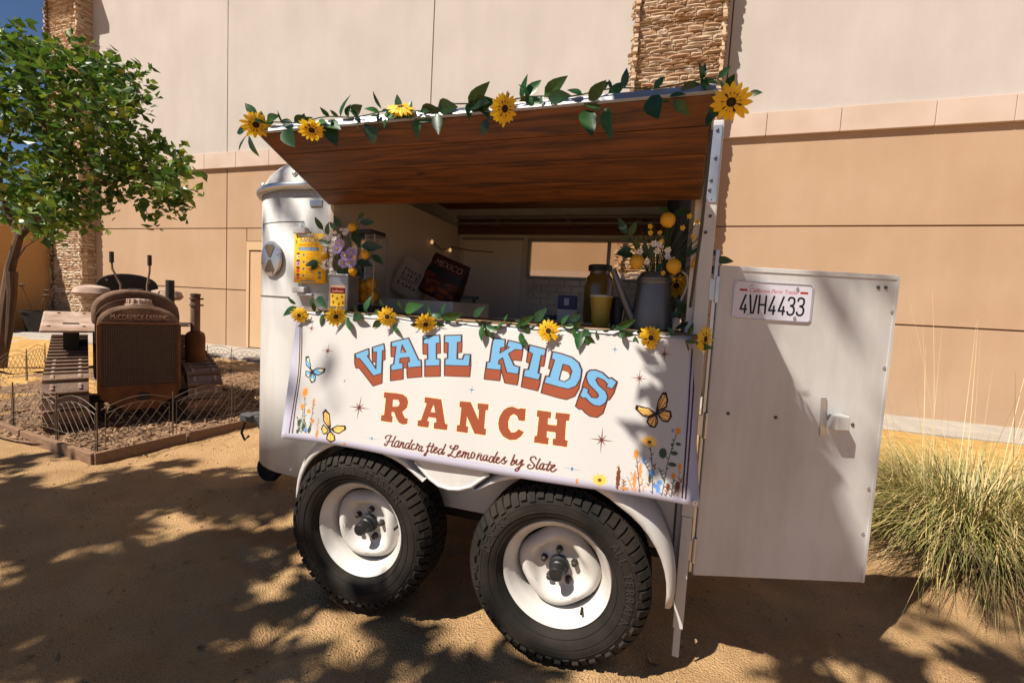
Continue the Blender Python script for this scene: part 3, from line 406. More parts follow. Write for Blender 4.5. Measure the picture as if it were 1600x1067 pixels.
bm=mat('weathered_board',(0.2376,0.1368,0.0792),(0.1584,0.0864,0.0504),scale=9,rough=.9,stretch=(1,9,9),bump=.4,bscale=20)
def board(a,c,lab):
    a=Vector(a);c=Vector(c);d=c-a; M=frame(a,(d.x,d.y,0),(-d.y,d.x,0)); b=MB(); b.box(0,d.length-.01,-.02,.02,-.02,.075,M); tag(b.build('edging_board',bm,bevel=.006),lab,'board','timber edging of the tractor bed')
c0=(-2.875,.445,0)
board(c0,(-4.0,.57,0),'weathered edging board left of the bed corner, nearest to it'); board((-4.02,.575,0),(-5.9,.80,0),'weathered edging board running out of the left picture edge')
board(c0,(-2.82,1.12,0),'weathered edging board right of the bed corner below the fence'); board((-2.815,1.13,0),(-2.66,2.4,0),'weathered edging board reaching behind the trailer nose')
fm=mat('fence_wire',(0.0936,0.072,0.054),(0.1584,0.108,0.072),scale=20,rough=.6,metal=.4)
def fence_panel(a,c,lab,h=.36,post=True):
    a=Vector((*a[:2],.03));c=Vector((*c[:2],.03));d=c-a;L=d.length; e=empty('fence_panel',a,math.atan2(d.y,d.x)); tag(e,lab,'fence panel','wire garden fence round the tractor')
    def arch(x,lo,hi): return lo+(hi-lo)*math.sin(math.pi*x/L)
    b=MB(); b.tube([(x,0,arch(x,h,h+.07)) for x in np.linspace(0,L,11)],.0034,6); b.build('top_arch',fm,e,True)
    b=MB(); b.tube([(x,0,arch(x,h-.05,h+.02)) for x in np.linspace(.03,L-.03,9)],.0022,5); b.build('inner_arch',fm,e,True)
    b=MB(); b.tube([(0,0,.1),(L,0,.1)],.0024,5); b.build('bottom_wire',fm,e)
    for x in(.03,L-.03): b=MB(); b.tube([(x,0,-.05),(x,0,h-.03)],.0026,5); b.build('side_wire',fm,e)
    k=6; st=L/k*1.0
    for i in range(-2,k):
        for sg in(1,-1):
            x0=i*st; x1=x0+2.6*st; pts=[]
            for t in np.linspace(0,1,9):
                x=x0+(x1-x0)*t
                if .03<=x<=L-.03:
                    z=.1+(h-.06)*t; z=min(z,arch(x,h-.05,h+.02)); pts.append((x if sg>0 else L-x,.003*sg,z))
            if len(pts)>1: b=MB(); b.tube(pts,.0022,4); b.build('diagonal_wire',fm,e)
    if post: b=MB(); b.tube([(0,0,-.08),(0,0,h+.06)],.0055,6); b.build('post',fm,e)
P=[(-5.06,.74),(-4.31,.66),(-3.56,.58),(-2.93,.50)]
labs=['wire fence panel cut by the left picture edge','wire fence panel second left of the bed corner','wire fence panel just left of the bed corner']
for i in range(3): fence_panel(P[i+1],P[i],labs[i])
Q=[(-2.92,.52),(-2.9,1.06),(-2.86,1.62),(-2.8,2.3)]
for i,l in enumerate(['wire fence panel just right of the bed corner in front of the radiator','wire fence panel before the right track of the tractor','wire fence panel ending behind the trailer nose']): fence_panel(Q[i+1],Q[i],l)
Q=[(-6.65,3.9),(-6.03,3.9),(-5.47,3.88),(-4.9,3.95),(-4.3,3.95)]
for i,l in enumerate(['rear wire fence panel behind the air cleaner','rear wire fence panel left one beside the trailer nose','rear wire fence panel right one beside the trailer nose','rear wire fence panel hidden mostly by the trailer nose']): fence_panel(Q[i],Q[i+1],l)
Q=[(-7.5,2.5),(-6.9,2.0),(-6.4,1.5),(-5.9,1.0)]
for i,l in enumerate(['rear wire fence panel farthest behind the left track','rear wire fence panel beside the left track and tree','rear wire fence panel nearest the left picture edge behind the bed']): fence_panel(Q[i],Q[i+1],l)
# ================= TRACTOR
TA=R(60.5); o_=Vector((.5388,.8425,0))*(-.88)+Vector((-.8425,.5388,0))*3.7
tr=empty('crawler_tractor',(o_.x,o_.y,0),TA); tag(tr,'rusty old crawler tractor with tall radiator inside the wire fence','tractor')
rust=mat('rust_brown',(.075,.036,.02),(.20,.12,.08),scale=5,rough=.85,bump=.3,bscale=60,spec=.25); rusto=mat('rust_orange',(0.1782,0.066,0.0211),(0.099,0.0396,0.0165),scale=6,rough=.85,bump=.3,bscale=70,spec=.2)
rustp=mat('rust_pale',(.42,.31,.25),(.25,.15,.10),scale=6,rough=.8,bump=.2,bscale=60); darkm=mat('grimy_black',(0.0132,0.0102,0.0078),(0.03,0.018,0.012),scale=10,rough=.7)
shoe_m=mat('track_steel',(0.225,0.1425,0.0975),(0.1425,0.0825,0.0525),scale=9,rough=.7,bump=.3,bscale=60,metal=.15)
def archp(w,z0,z1,top,n=12):   # outline of an arched front, x/z
    p=[(-w,z0)]+[(-w,z1)]+[(-w*math.cos(math.pi*i/n),z1+(top-z1)*math.sin(math.pi*i/n)**.85) for i in range(1,n)]+[(w,z1),(w,z0)]; return p
XZ=Matrix(((1,0,0,0),(0,0,1,0),(0,1,0,0),(0,0,0,1)))  # local x,z,y
b=MB(); b.prism(archp(.315,.32,.98,1.19),.0,.22,XZ); rad=b.build('radiator_shell',rust,tr,True,bevel=.03)
b=MB(); b.box(-.285,.285,-.012,.01,.42,1.0); core=b.build('radiator_core',mat('radiator_core',(0.036,0.023,0.0158),(0.0648,0.0396,0.0252),scale=30,rough=.8),rad)
c=MB()
for k in range(34): x=-.28+.56*k/33; c.box(x-.0022,x+.0022,-.0195,-.0172,.425,.995)
for k in range(36): z=.43+.56*k/35; c.box(-.283,.283,-.0168,-.0128,z-.002,z+.002)
stuff(c.build('grille_mesh',mat('grille_wire',(0.1224,0.072,0.0432),rough=.7),rad))
b=MB(); b.box(-.30,.30,-.03,.0,1.0,1.018); b.box(-.315,-.285,-.028,0,.34,1.0); b.box(.285,.315,-.028,0,.34,1.0); b.build('grille_frame',rusto,rad,bevel=.004)
me=text_curve('McCORMICK-DEERING',.012); me.materials.append(mat('worn_letter',(0.496,0.336,0.224),(0.36,0.208,0.12),scale=40,rough=.7)); xs=[v.co.x for v in me.vertices]; k=.43/(max(xs)-min(xs)); L=put('raised_lettering',me,None,rad); L.matrix_local=T(-.215,-.006,1.05)@Matrix.Rotation(math.pi/2,4,'X')@Matrix.Diagonal((k,k*1.5,1,1))@T(-min(xs),0,0)
b=MB(); b.prism([(-.3,.42),(-.3,.30),(-.12,.17),(.12,.17),(.3,.30),(.3,.42)],-.02,.2,XZ); pan=b.build('front_pan',rusto,tr,bevel=.015)
b=MB(); b.lathe([(0,-.03),(.035,-.03),(.04,0),(.035,.02),(0,.02)],12,T(.02,-.02,.3)@Matrix.Rotation(math.pi/2,4,'X')@Matrix.Diagonal((1.5,1,1,1))); b.build('crank_hole',darkm,pan)
b=MB(); b.lathe([(.11,1.175),(.11,1.195),(.09,1.2),(.088,1.235),(.075,1.245),(0,1.25)],20,T(0,.12,0)); cap=b.build('radiator_cap',rustp,tr,True)
b=MB()
for i in range(12): a=i*math.pi/6; b.tube([(.087*math.cos(a),.12+.087*math.sin(a),1.205),(.082*math.cos(a),.12+.082*math.sin(a),1.243)],.014,6)
stuff(b.build('cap_ribs',rustp,cap))
b=MB(); b.prism(archp(.345,.98,1.08,1.335),.3,1.0,XZ); b.build('hood',rust,tr,True,bevel=.025)
b=MB(); b.prism(archp(.325,.80,1.0,1.25),.225,.3,XZ); b.build('hood_step',rust,tr,True)
b=MB(); b.box(-.06,.06,.5,.62,1.31,1.345); b.build('filler_plate',darkm,tr,bevel=.01)
b=MB(); b.box(-.27,.27,.22,1.2,.35,.98); b.build('engine_block',darkm,tr,bevel=.03)
b=MB(); b.box(-.33,.33,1.1,1.75,.3,1.1); b.build('gearbox',darkm,tr,bevel=.04)
for s in(-1,1):
    b=MB(); b.lathe([(0,-.05),(.16,-.04),(.2,0),(.17,.06),(.08,.085),(0,.09)],18,T(s*.33,1.25,1.27)@Matrix.Diagonal((.85,1.4,1,1))); b.build('fuel_tank_dome',rustp,tr,True)
b=MB(); n=14; pr=[]
for i in range(n+1):
    a=math.pi*i/n; pr.append((-.30*math.cos(a),1.30+.22*math.sin(a)**.6))
b.prism([(-.30,1.2)]+pr+[(.30,1.2)],1.72,1.75,XZ); sb=b.build('seat_back',darkm,tr,bevel=.01)
for s in(-1,1): c=MB(); c.lathe([(0,-.004),(.014,-.004),(.014,.004),(0,.004)],8,T(s*.2,1.715,1.43)@Matrix.Rotation(math.pi/2,4,'X')); c.build('bolt',rustp,sb)
b=MB(); b.box(-.28,.28,1.4,1.72,1.12,1.2); b.build('seat_cushion',darkm,tr,bevel=.03)
for s,x0,x1 in((-1,-.10,-.17),(1,.13,.16)):
    e=MB(); e.tube([(x0,1.02,1.28),(x0-.02*s*0,1.05,1.38),(x1*.98,1.1,1.55),(x1,1.12,1.62)],.011,7); lv=e.build('lever',rust,tr,True)
    e=MB(); e.tube([(x1,1.12,1.62),(x1,1.125,1.74)],.021,10); e.build('grip',darkm,lv,True,bevel=.004)
b=MB(); b.tube([(.31,.75,1.0),(.31,.75,1.46)],.042,14); b.build('exhaust_stack',darkm,tr,True)
ac=empty('air_cleaner',(.50,.42,0),0,tr)
b=MB(); b.lathe([(.0,.3),(.07,.3),(.095,.36),(.095,.84),(.085,.885),(.05,.91),(0,.915)],20); b.build('canister',rusto,ac,True)
b=MB(); b.tube([(0,.0,.9),(0,0,1.31)],.046,14); b.build('intake_pipe',rust,ac,True)
for z in(1.19,1.26): b=MB(); b.lathe([(.045,z),(.058,z),(.058,z+.018),(.045,z+.018)],14); b.box(.05,.075,-.012,.012,z,z+.018); b.build('clamp',rust,ac)
b=MB(); b.lathe([(0,1.30),(.05,1.3),(.05,1.325),(0,1.33)],14); b.build('pipe_cap',rust,ac)
FT=T(-.51,1.1,.96)@Matrix.Rotation(R(13),4,'X')@T(.51,-1.1,-.96); b=MB(); b.box(-.72,-.30,.72,1.45,.945,.972,FT); f=b.build('fender_plate',rustp,tr,bevel=.02)
for x,y in((-.66,.86),(-.4,.86),(-.6,1.36),(-.4,1.36)): c=MB(); c.lathe([(.014,.972),(.014,.981),(0,.983)],8,FT@T(x,y,0)); c.build('rivet',rust,f)
b=MB(); b.box(-.56,-.44,.95,1.3,.6,.95); b.build('fender_support',darkm,tr)
b=MB(); b.box(.30,.62,.9,1.42,.925,.945); b.build('fender_plate',rustp,tr,bevel=.02)
# tracks
def track(xc):
    t=empty('track',(xc,0,0),0,tr); path=[]
    zf,rf,yf=.25,.25,.18; zr,rr,yr=.36,.36,1.62
    n=60
    for i in range(n):   # walk round: bottom front->rear->top->front
        s=i/n
        path.append(s)
    # outline points
    pts=[]; 
    for a in np.linspace(-90,-250,14): pts.append((yf+rf*math.cos(R(a)),zf+rf*math.sin(R(a))))   # front idler from bottom over the nose to the top
    pts_top=[(yf+rf*math.cos(R(-262)),zf+rf*math.sin(R(-262)))]
    for a in np.linspace(98,-90,16): pts.append((yr+rr*math.cos(R(a)),zr+rr*math.sin(R(a))))
    pts.append(pts[0]); pts=np.array(pts); seg=np.r_[0,np.cumsum(np.hypot(*np.diff(pts,axis=0).T))]; tot=seg[-1]; K=int(tot/.125)
    me=MB(); me.box(-.15,.15,-.056,.056,-.012,.012); me.box(-.15,.15,-.056,-.040,.012,.034); sm_=me.mesh('track_shoe'); sm_.materials.append(shoe_m)
    bl_=MB(); 
    for xx in(-.09,.09):
        for yy in(.0,.03): bl_.lathe([(.014,.012),(.014,.022),(0,.024)],6,T(xx,yy,0))
    blm=bl_.mesh('bolts'); blm.materials.append(rustp)
    for k in range(K):
        s=(k+.35)/K*tot; y=np.interp(s,seg,pts[:,0]); z=np.interp(s,seg,pts[:,1]); y2=np.interp((s+.02)%tot,seg,pts[:,0]); z2=np.interp((s+.02)%tot,seg,pts[:,1])
        d=Vector((0,y2-y,z2-z)).normalized(); nrm=Vector((1,0,0)).cross(d); nrm=-nrm if nrm.dot(Vector((0,y-.9,z-.32)))<0 and abs(nrm.z)<.99 else nrm
        if nrm.dot(Vector((0,(y-.9)*.15,z-.3)))<0: nrm=-nrm
        M=Matrix((Vector((1,0,0)),d,nrm)).transposed().to_4x4(); M.translation=(0,y,z+.02)
        so_=put('track_shoe',sm_,None,t,M)
        if y<.6: c=put('shoe_bolts',blm,None,so_); stuff(c)
    b=MB(); b.lathe([(0,-.05),(rf-.05,-.05),(rf-.05,.05),(0,.05)],24,T(0,yf,zf+.02)@Matrix.Rotation(math.pi/2,4,'Y')); b.build('front_idler',darkm,t,True)
    b=MB(); b.lathe([(0,-.05),(rr-.06,-.05),(rr-.06,.05),(0,.05)],24,T(0,yr,zr+.02)@Matrix.Rotation(math.pi/2,4,'Y')); b.build('sprocket',darkm,t,True)
    b=MB(); b.box(-.06,.06,.25,1.5,.12,.34); b.build('track_frame',darkm,t,bevel=.02)
track(-.52); track(.52)
b=MB(); b.tube([(-.5,.18,.27),(.5,.18,.27)],.04,10); b.build('front_axle',darkm,tr)
# ================= TRAILER
tl=empty('food_trailer',(0,0,0)); tag(tl,'white converted horse trailer with raised serving hatch on sand','trailer')
wht=mat('white_paint',(.60,.588,.575),(.53,.518,.505),scale=3,rough=.38,detail=8,lo=.3,hi=.75,bump=.03,bscale=8); alum=mat('aluminium',(0.589,0.589,0.608),(0.475,0.475,0.494),scale=8,rough=.35,metal=.85); inner=mat('inner_white',(.72,.65,.57),(.64,.57,.5),scale=3,rough=.6)
stain(wht,.16,(2.5,2.5,.5)); chas=mat('chassis_black',(0.0144,0.013,0.0115),rough=.8); blackp=mat('black_rubber',(.0105,.0095,.0085),(.028,.022,.017),scale=7,rough=.8,spec=.18)
NX,NR,ZB,ZT=-.63,.45,.43,1.90
def outline(inset,n=10):   # plan outline from the rear near corner round the nose to the rear far corner
    r=max(NR-inset,.05); p=[(1.30,inset)]
    for i in range(n+1): a=R(-90-90*i/n); p.append((NX+r*math.cos(a),NR+r*math.sin(a)))
    for i in range(n+1): a=R(180-90*i/n); p.append((NX+r*math.cos(a),1.6-NR+r*math.sin(a)))
    p.append((1.30,1.6-inset)); return p
b=MB(); o=outline(0); rows=[]
nose=[(-.3855,.006)]+outline(.006)[1:-1]
b.grid([[(x,y,z) for x,y in nose] for z in(ZB,.9,1.35,ZT)]); b.build('nose',wht,tl,True,solid=.012)
def panel(name,x0,x1,z0,z1,m=wht,y0=0,y1=.03,par=tl,bev=.003): q=MB(); q.box(x0,x1,y0,y1,z0,z1); return q.build(name,m,par,bevel=bev)
panel('side_wall',-.385,1.27,ZB,1.262); panel('header',-.384,1.27,1.815,ZT)
panel('window_post',-.3845,-.365,1.30,1.814,mat('frame_cream',(0.434,0.35,0.266),rough=.6),-.012,.05)
panel('far_wall',NX,1.28,ZB,1.30,inner,1.55,1.6); panel('far_wall',NX,.19,1.301,1.99,inner,1.55,1.6); panel('far_wall',.191,1.28,1.301,1.60,inner,1.55,1.6); panel('far_wall',.191,1.28,1.88,1.99,inner,1.55,1.6)
panel('floor',NX-.2,1.28,.44,.48,inner,.05,1.5); panel('bulkhead',-.43,-.40,.49,1.98,mat('dim_panel',(.60,.50,.41),rough=.7),.05,1.54)
panel('rear_jamb',1.255,1.30,.49,1.98,inner,.052,.32); rear=panel('rear_wall',1.24,1.28,.49,1.98,wht,.80,1.54)
# roof cap
rows=[]; NK=8
for k in range(NK+1):
    a=math.pi/2*k/NK; rows.append([(x,y,ZT+.235*math.sin(a)) for x,y in outline(.40*(1-math.cos(a))**1.0)])
b=MB(); b.grid(rows); n0=len(b.v)-len(rows[0]); b.f.append(tuple(range(n0,len(b.v)))); b.build('roof',wht,tl,True)
b=MB(); b.tube([(x,y-.004 if y<.8 else y+.004,ZT+.0) for x,y in [(-.386,-.006)]+outline(-.006)[1:-1]],.021,10); b.build('roof_band',alum,tl,True)
for x,y,z in((-.62,.012,1.965),(-.95,.14,1.95)): b=MB(); b.lathe([(0,-.01),(.013,-.008),(.013,.006),(.007,.012),(0,.013)],10,T(x,y,z)@Matrix.Rotation(math.pi/2,4,'X')); b.build('marker_stud',alum,tl,True)
# seams, access panel, id plate
b=MB(); b.tube([(x,y,1.352) for x,y in outline(-.002)[1:8]]+[(-.39,-.003,1.352)],.0028,5); b.build('seam',mat('seam_dark',(0.1584,0.144,0.1368),rough=.7),tl)
b=MB(); b.tube([(-.548,-.001,1.70),(-.548,-.001,1.728)]+[(x,y,1.728) for x,y in outline(-.001)[1:6]],.0016,5); b.build('panel_seam',MATS['seam_dark'],tl)
panel('id_plate',-.512,-.44,1.80,1.832,alum,-.006,-.001); 
for z in(1.675,1.388):
    e=empty('latch',(-.535,-.01,z),0,tl); q=MB(); q.box(-.045,.03,-.03,.005,-.012,.018); q.build('latch_body',wht,e,bevel=.006); q=MB(); q.box(-.02,.07,-.022,-.002,-.026,-.013); q.build('latch_arm',alum,e,bevel=.004); q=MB(); q.tube([(-.012,-.004,.018),(-.012,-.004,.05)],.003,5); q.build('latch_pin',alum,e)
# round vent on the nose
va=R(-90-16); vx,vy=NX+NR*math.cos(va),NR+NR*math.sin(va); vn=Vector((math.cos(va),math.sin(va),0)); VM=frame((vx,vy,1.543),(-vn.y,vn.x,0),(0,0,1))
b=MB(); b.lathe([(0,.002),(.088,.002),(.092,.006),(.088,.014),(.078,.017),(0,.017)],32,VM); vent=b.build('vent',alum,tl,True)
for s in(1,-1):
    q=MB(); q.prism([(.008*1,.006*s),(.045,.058*s),(.03,.07*s),(-.03,.07*s),(-.045,.058*s),(-.008,.006*s)],.0175,.0195,VM); q.build('vent_opening',mat('vent_dark',(0.0936,0.0648,0.036),rough=.7),vent)
for k in range(4): a=k*math.pi/2+.3; q=MB(); q.lathe([(.006,.017),(.006,.021),(0,.022)],8,VM@T(.076*math.cos(a),.076*math.sin(a),0)); q.build('screw',alum,vent)
for x,z in((-.60,.46),(-.5,.47),(-.42,.47),(-.60,1.86),(-.5,1.86)): b=MB(); b.lathe([(0,0),(.005,0),(.004,.003),(0,.004)],8,T(x,-.0005,z)@Matrix.Rotation(math.pi/2,4,'X')); b.build('rivet',alum,tl)
# rear frame, leg
panel('rear_post',1.276,1.328,.36,2.09,wht,-.005,.05,bev=.006); panel('rear_channel',1.337,1.35,.36,1.62,alum,.0,.03,bev=.003); panel('rear_header',1.272,1.33,1.985,2.09,wht,.052,1.6)
panel('bracket',1.284,1.322,1.79,2.07,alum,-.0105,-.0055,bev=.002)
for z in(2.05,1.95,1.87,1.835,1.80,1.74,1.68): b=MB(); b.lathe([(0,0),(.006,0),(.006,.004),(0,.006)],8,T(1.302+.008*math.sin(z*40),-.0105 if z>1.8 else -.0055,z)@Matrix.Rotation(math.pi/2,4,'X')); b.build('bolt',mat('bolt_dark',(0.072,0.072,0.072),metal=.7,rough=.5),tl)
leg=panel('stabilizer_leg',1.293,1.331,.15,.60,wht,-.05,-.012,bev=.003); q=MB(); q.box(1.299,1.325,-.044,-.018,.03,.155); q.build('leg_foot',wht,leg,bevel=.002)
panel('post_lower',1.29,1.333,.601,.80,wht,-.05,-.006,bev=.003)
# chassis
b=MB(); b.box(-.6,1.25,.12,.2,.33,.428); b.build('frame_rail',chas,tl); b=MB(); b.box(-.6,1.25,1.4,1.48,.33,.428); b.build('frame_rail',chas,tl)
for xc in(-.03,.847): b=MB(); b.tube([(xc,-.05,.355),(xc,1.65,.355)],.038,10); b.build('axle',chas,tl)
b=MB(); b.tube([(-.9,.3,.38),(-1.66,.8,.42)],.035,6); b.tube([(-.9,1.3,.38),(-1.66,.8,.42)],.035,6); tg=b.build('tongue',chas,tl)
b=MB(); b.box(-1.80,-1.60,.76,.84,.39,.45); b.box(-1.75,-1.66,.73,.87,.435,.455); b.build('coupler',mat('coupler_grey',(0.0864,0.0864,0.0936),metal=.4,rough=.5),tg,bevel=.012)
b=MB(); b.tube([(-1.42,.8,.15),(-1.42,.8,.52)],.03,10); b.build('jack_tube',chas,tg)
b=MB(); b.tube([(-1.72,.74,.40),(-1.73,.72,.32),(-1.70,.72,.27),(-1.68,.74,.30)],.009,6); b.build('safety_chain',chas,tg)
b=MB(); b.lathe([(0,-.03),(.05,-.035),(.09,-.03),(.1,0),(.09,.03),(.05,.035),(0,.03)],20,T(-1.46,.72,.095)@Matrix.Rotation(math.pi/2,4,'X')); b.build('jack_wheel',blackp,tl,True)
# ---- wheels
rimw=mat('wheel_white',(.62,.60,.575),(.36,.32,.27),scale=6,rough=.42,lo=.3,hi=.8,bump=.04,bscale=20)
YM=Matrix.Rotation(math.pi/2,4,'X')    # lathe axis to -y
tyre_m=blackp
def make_wheel(name_parent,xc,label=None):
    w=empty('wheel',(xc,0,.352),0,name_parent)
    tp=[(.213,.205),(.225,.232),(.245,.246),(.275,.252),(.305,.247),(.325,.232),(.338,.215),(.341,.19),(.342,.135),(.341,.08),(.338,.055),(.325,.038),(.305,.023),(.275,.018),(.245,.024),(.225,.038),(.213,.065)]
    b=MB(); b.lathe(tp,96,YM,close=True); ty=b.build('tyre',tyre_m,w,True)
    tb=MB()
    def blk(a,y0,y1,r0,r1,da,sk=0):
        P=[]
        for r in(r0,r1):
            for aa,yy in((a-da,y0),(a+da,y0),(a+da+sk,y1),(a-da+sk,y1)): P.append((r*math.cos(aa),-yy,r*math.sin(aa)))
        tb.add(P,[(0,1,2,3)[::-1],(4,5,6,7),(0,1,5,4),(1,2,6,5),(2,3,7,6),(3,0,4,7)])
    N=58
    for i in range(N):
        a=2*math.pi*i/N; p=2*math.pi/N
        for y0,y1,ph,sk in((.062,.098,0,.03),(.104,.132,.5,-.03),(.138,.166,0,.03),(.172,.208,.5,-.03)): blk(a+ph*p,y0,y1,.338,.3535,p*.41,sk)
        for q,(y0,y1) in enumerate(((.208,.236),(.034,.062))):
            L=.028 if i%2 else .015
            aa=a+.5*p; P=[]; da=p*.36; s=1 if q==0 else -1
            ys=(.206,.231,.247) if q==0 else (.064,.039,.023); rs=(.351,.333,.333-L)
            for yy,rr,ins in zip(ys,rs,(0,0,0)):
                for d in(-da,da): P.append((rr*math.cos(aa+d),-(yy+.005*s),rr*math.sin(aa+d)))
            for yy,rr in zip(ys,rs):
                for d in(-da,da): P.append(((rr-.014)*math.cos(aa+d),-(yy-.009*s),(rr-.014)*math.sin(aa+d)))
            tb.add(P,[(0,1,3,2),(2,3,5,4),(0,2,8,6),(2,4,10,8),(1,7,9,3),(3,9,11,5),(0,6,7,1),(4,5,11,10)])
    stuff(tb.build('tread',tyre_m,ty))
    b=MB()
    for r,y in((.262,.2505),(.292,.2495),(.232,.2385)): b.tube([(r*math.cos(t),-y,r*math.sin(t)) for t in np.linspace(0,2*math.pi,65)],.0016,5,False)
    stuff(b.build('sidewall_ribs',tyre_m,ty))
    for txt,a0,r in(('DEXTRO',R(168),.262),('ALL TERRAIN',R(42),.263)):
        x=0
        for ch in txt:
            if ch==' ': x+=.08; continue
            me=text_curve(ch,.03); me.materials.append(mat('worn_rubber',(.026,.022,.018),rough=.7)); a=a0-x; x+=.105
            M=Matrix.Rotation(0,4,'X')@T(r*math.cos(a),-.2500,r*math.sin(a))@Matrix.Rotation(-(a-math.pi/2),4,'Y')@Matrix.Rotation(math.pi/2,4,'X')@Matrix.Diagonal((.040,.044,.11,1)); put('sidewall_letter',me,None,ty,M)
    b=MB(); b.lathe([(.190,.06),(.196,.10),(.192,.13),(.190,.165),(.197,.180),(.199,.192),(.208,.200),(.213,.207),(.209,.212),(.203,.208),(.193,.198),(.188,.188),(.178,.178),(.170,.160),(.168,.10)],64,YM,close=True); rim=b.build('rim',rimw,w,True)
    b=MB(); n=72; prof=[(1.0,.122),(.985,.142),(.92,.160),(.85,.169),(.77,.170),(.70,.163),(.63,.146),(.56,.132),(.48,.127),(.30,.128),(.0,.130)]
    rows=[]
    for k,(f,y) in enumerate(prof):
        row=[]
        for j in range(n+1):
            t=2*math.pi*j/n; rm=.160+.009*math.cos(4*t+.6)
            r=f*rm if f>.65 else f*.158; row.append((r*math.cos(t),-(y-.004*(f>.65)*math.cos(4*t+.6)),r*math.sin(t)))
        rows.append(row)
    b.grid(rows); b.build('wheel_disc',rimw,rim,True)
    b=MB(); b.lathe([(.169,.085),(.0,.085)],32,YM); b.build('brake_plate',chas,rim)
    b=MB(); b.lathe([(.040,.126),(.040,.146),(.033,.15),(.033,.17),(.029,.174),(.029,.205),(.024,.213),(0,.215)],20,YM); b.build('hub_cap',mat('hub_black',(0.0144,0.0144,0.0158),rough=.45),w,True)
    for k in range(5):
        a=k*2*math.pi/5+.35; b=MB(); b.lathe([(.015,.125),(.015,.132),(.0115,.133),(.0115,.150),(.006,.153),(0,.154)],6,T(.064*math.cos(a),0,.064*math.sin(a))@YM); b.build('lug_nut',mat('nut_steel',(0.0648,0.0576,0.054),metal=.7,rough=.5),w)
    b=MB(); a=R(-52 if xc>.5 else 55); b.tube([(.17*math.cos(a),-.165,.17*math.sin(a)),(.172*math.cos(a),-.20,.172*math.sin(a))],.0055,6); b.build('valve_stem',blackp,rim)
    return w
w1=make_wheel(tl,.847)
def dup(o,parent):
    c=o.copy(); COL.objects.link(c); c.parent=parent
    for ch in o.children: dup(ch,c)
    return c
w2=dup(w1,tl); w2.location.x=-.03; w1.rotation_euler=(0,0,0); w2.rotation_euler=(0,R(-63),0)
for xc in(-.03,.847): w3=dup(w1,tl); w3.location=(xc,1.6,.352); w3.rotation_euler=(0,0,math.pi)
# ---- tandem fender
path=[]
def arc(xc,r,a0,a1,n,rz): return [(xc+r*math.cos(R(a)),.352+rz*math.sin(R(a))) for a in np.linspace(a0,a1,n)]
path=arc(-.03,.405,188,40,22,.452)+[(.34,.705),(.405,.698),(.47,.705)]+arc(.847,.438,140,-9,22,.452)
path=np.array(path); rows=[]; K=len(path)
for i in range(K):
    t=path[min(i+1,K-1)]-path[max(i-1,0)]; t/=np.hypot(*t); nrm=np.array([-t[1],t[0]])
    if nrm@(path[i]-np.array([.41,.2]))<0: nrm=-nrm
    e=min(i,K-1-i)/9.; tap=min(1,.62+.38*min(1,e)); lip=min(1,.5+.5*min(1,e))*min(1,max(.12,(abs(i-(K-1)/2)-1)/5))
    rows.append([(path[i][0]+nrm[0]*d*lip,-y*tap,path[i][1]+nrm[1]*d*lip) for y,d in((-.0,0),(.14,0),(.185,-.004),(.216,-.016),(.234,-.036),(.238,-.058))])
b=MB(); b.grid(rows); fe=b.build('fender',wht,tl,True,solid=.004)
b=MB(); b.prism([(.16,.79),(.25,.715),(.32,.655),(.36,.634),(.405,.628),(.45,.634),(.50,.655),(.57,.715),(.65,.79)],.240,.246,Matrix(((1,0,0,0),(0,0,-1,0),(0,1,0,0),(0,0,0,1)))); b.build('fender_gusset',wht,fe); b=MB(); b.tube([(x,-.245,z) for x,z in((.25,.715),(.32,.655),(.36,.634),(.405,.628),(.45,.634),(.50,.655),(.57,.715))],.007,8); b.build('fender_bead',wht,fe,True)
# ---- canopy hatch
HL,HR,FR,FL=[Vector(p) for p in((-.385,-.012,1.812),(1.270,-.012,1.808),(1.250,-.41,2.008),(-.397,-.41,1.992))]
can=empty('hatch',(0,0,0),0,tl)
def cp(u,v,h): p=(HL*(1-u)+HR*u)*(1-v)+(FL*(1-u)+FR*u)*v; return p+Vector((0,.44,.9)).normalized()*h
woodm=bpy.data.materials.new('stained_cedar'); woodm.use_nodes=True; wn=woodm.node_tree; wl=wn.links; wb=wn.nodes['Principled BSDF']
tc=wn.nodes.new('ShaderNodeTexCoord'); mp=wn.nodes.new('ShaderNodeMapping'); mp.inputs['Scale'].default_value=(1.3,16,16); wl.new(tc.outputs['Object'],mp.inputs[0]); n1=wn.nodes.new('ShaderNodeTexNoise'); n1.inputs['Scale'].default_value=3; n1.inputs['Detail'].default_value=8; n1.inputs['Distortion'].default_value=.8; wl.new(mp.outputs[0],n1.inputs[0])
r1=wn.nodes.new('ShaderNodeValToRGB'); r1.color_ramp.elements[0].position=.3; r1.color_ramp.elements[0].color=(.034,.011,.002,1); r1.color_ramp.elements[1].position=.72; r1.color_ramp.elements[1].color=(.19,.064,.010,1); wl.new(n1.outputs[0],r1.inputs[0])
v1=wn.nodes.new('ShaderNodeTexVoronoi'); v1.inputs['Scale'].default_value=1.0; mp2=wn.nodes.new('ShaderNodeMapping'); mp2.inputs['Scale'].default_value=(3.2,8.5,8.5); wl.new(tc.outputs['Object'],mp2.inputs[0]); wl.new(mp2.outputs[0],v1.inputs[0]); r2_=wn.nodes.new('ShaderNodeValToRGB'); r2_.color_ramp.elements[0].position=.03; r2_.color_ramp.elements[0].color=(.18,.12,.1,1); r2_.color_ramp.elements[1].position=.10; r2_.color_ramp.elements[1].color=(1,1,1,1); wl.new(v1.outputs[0],r2_.inputs[0])
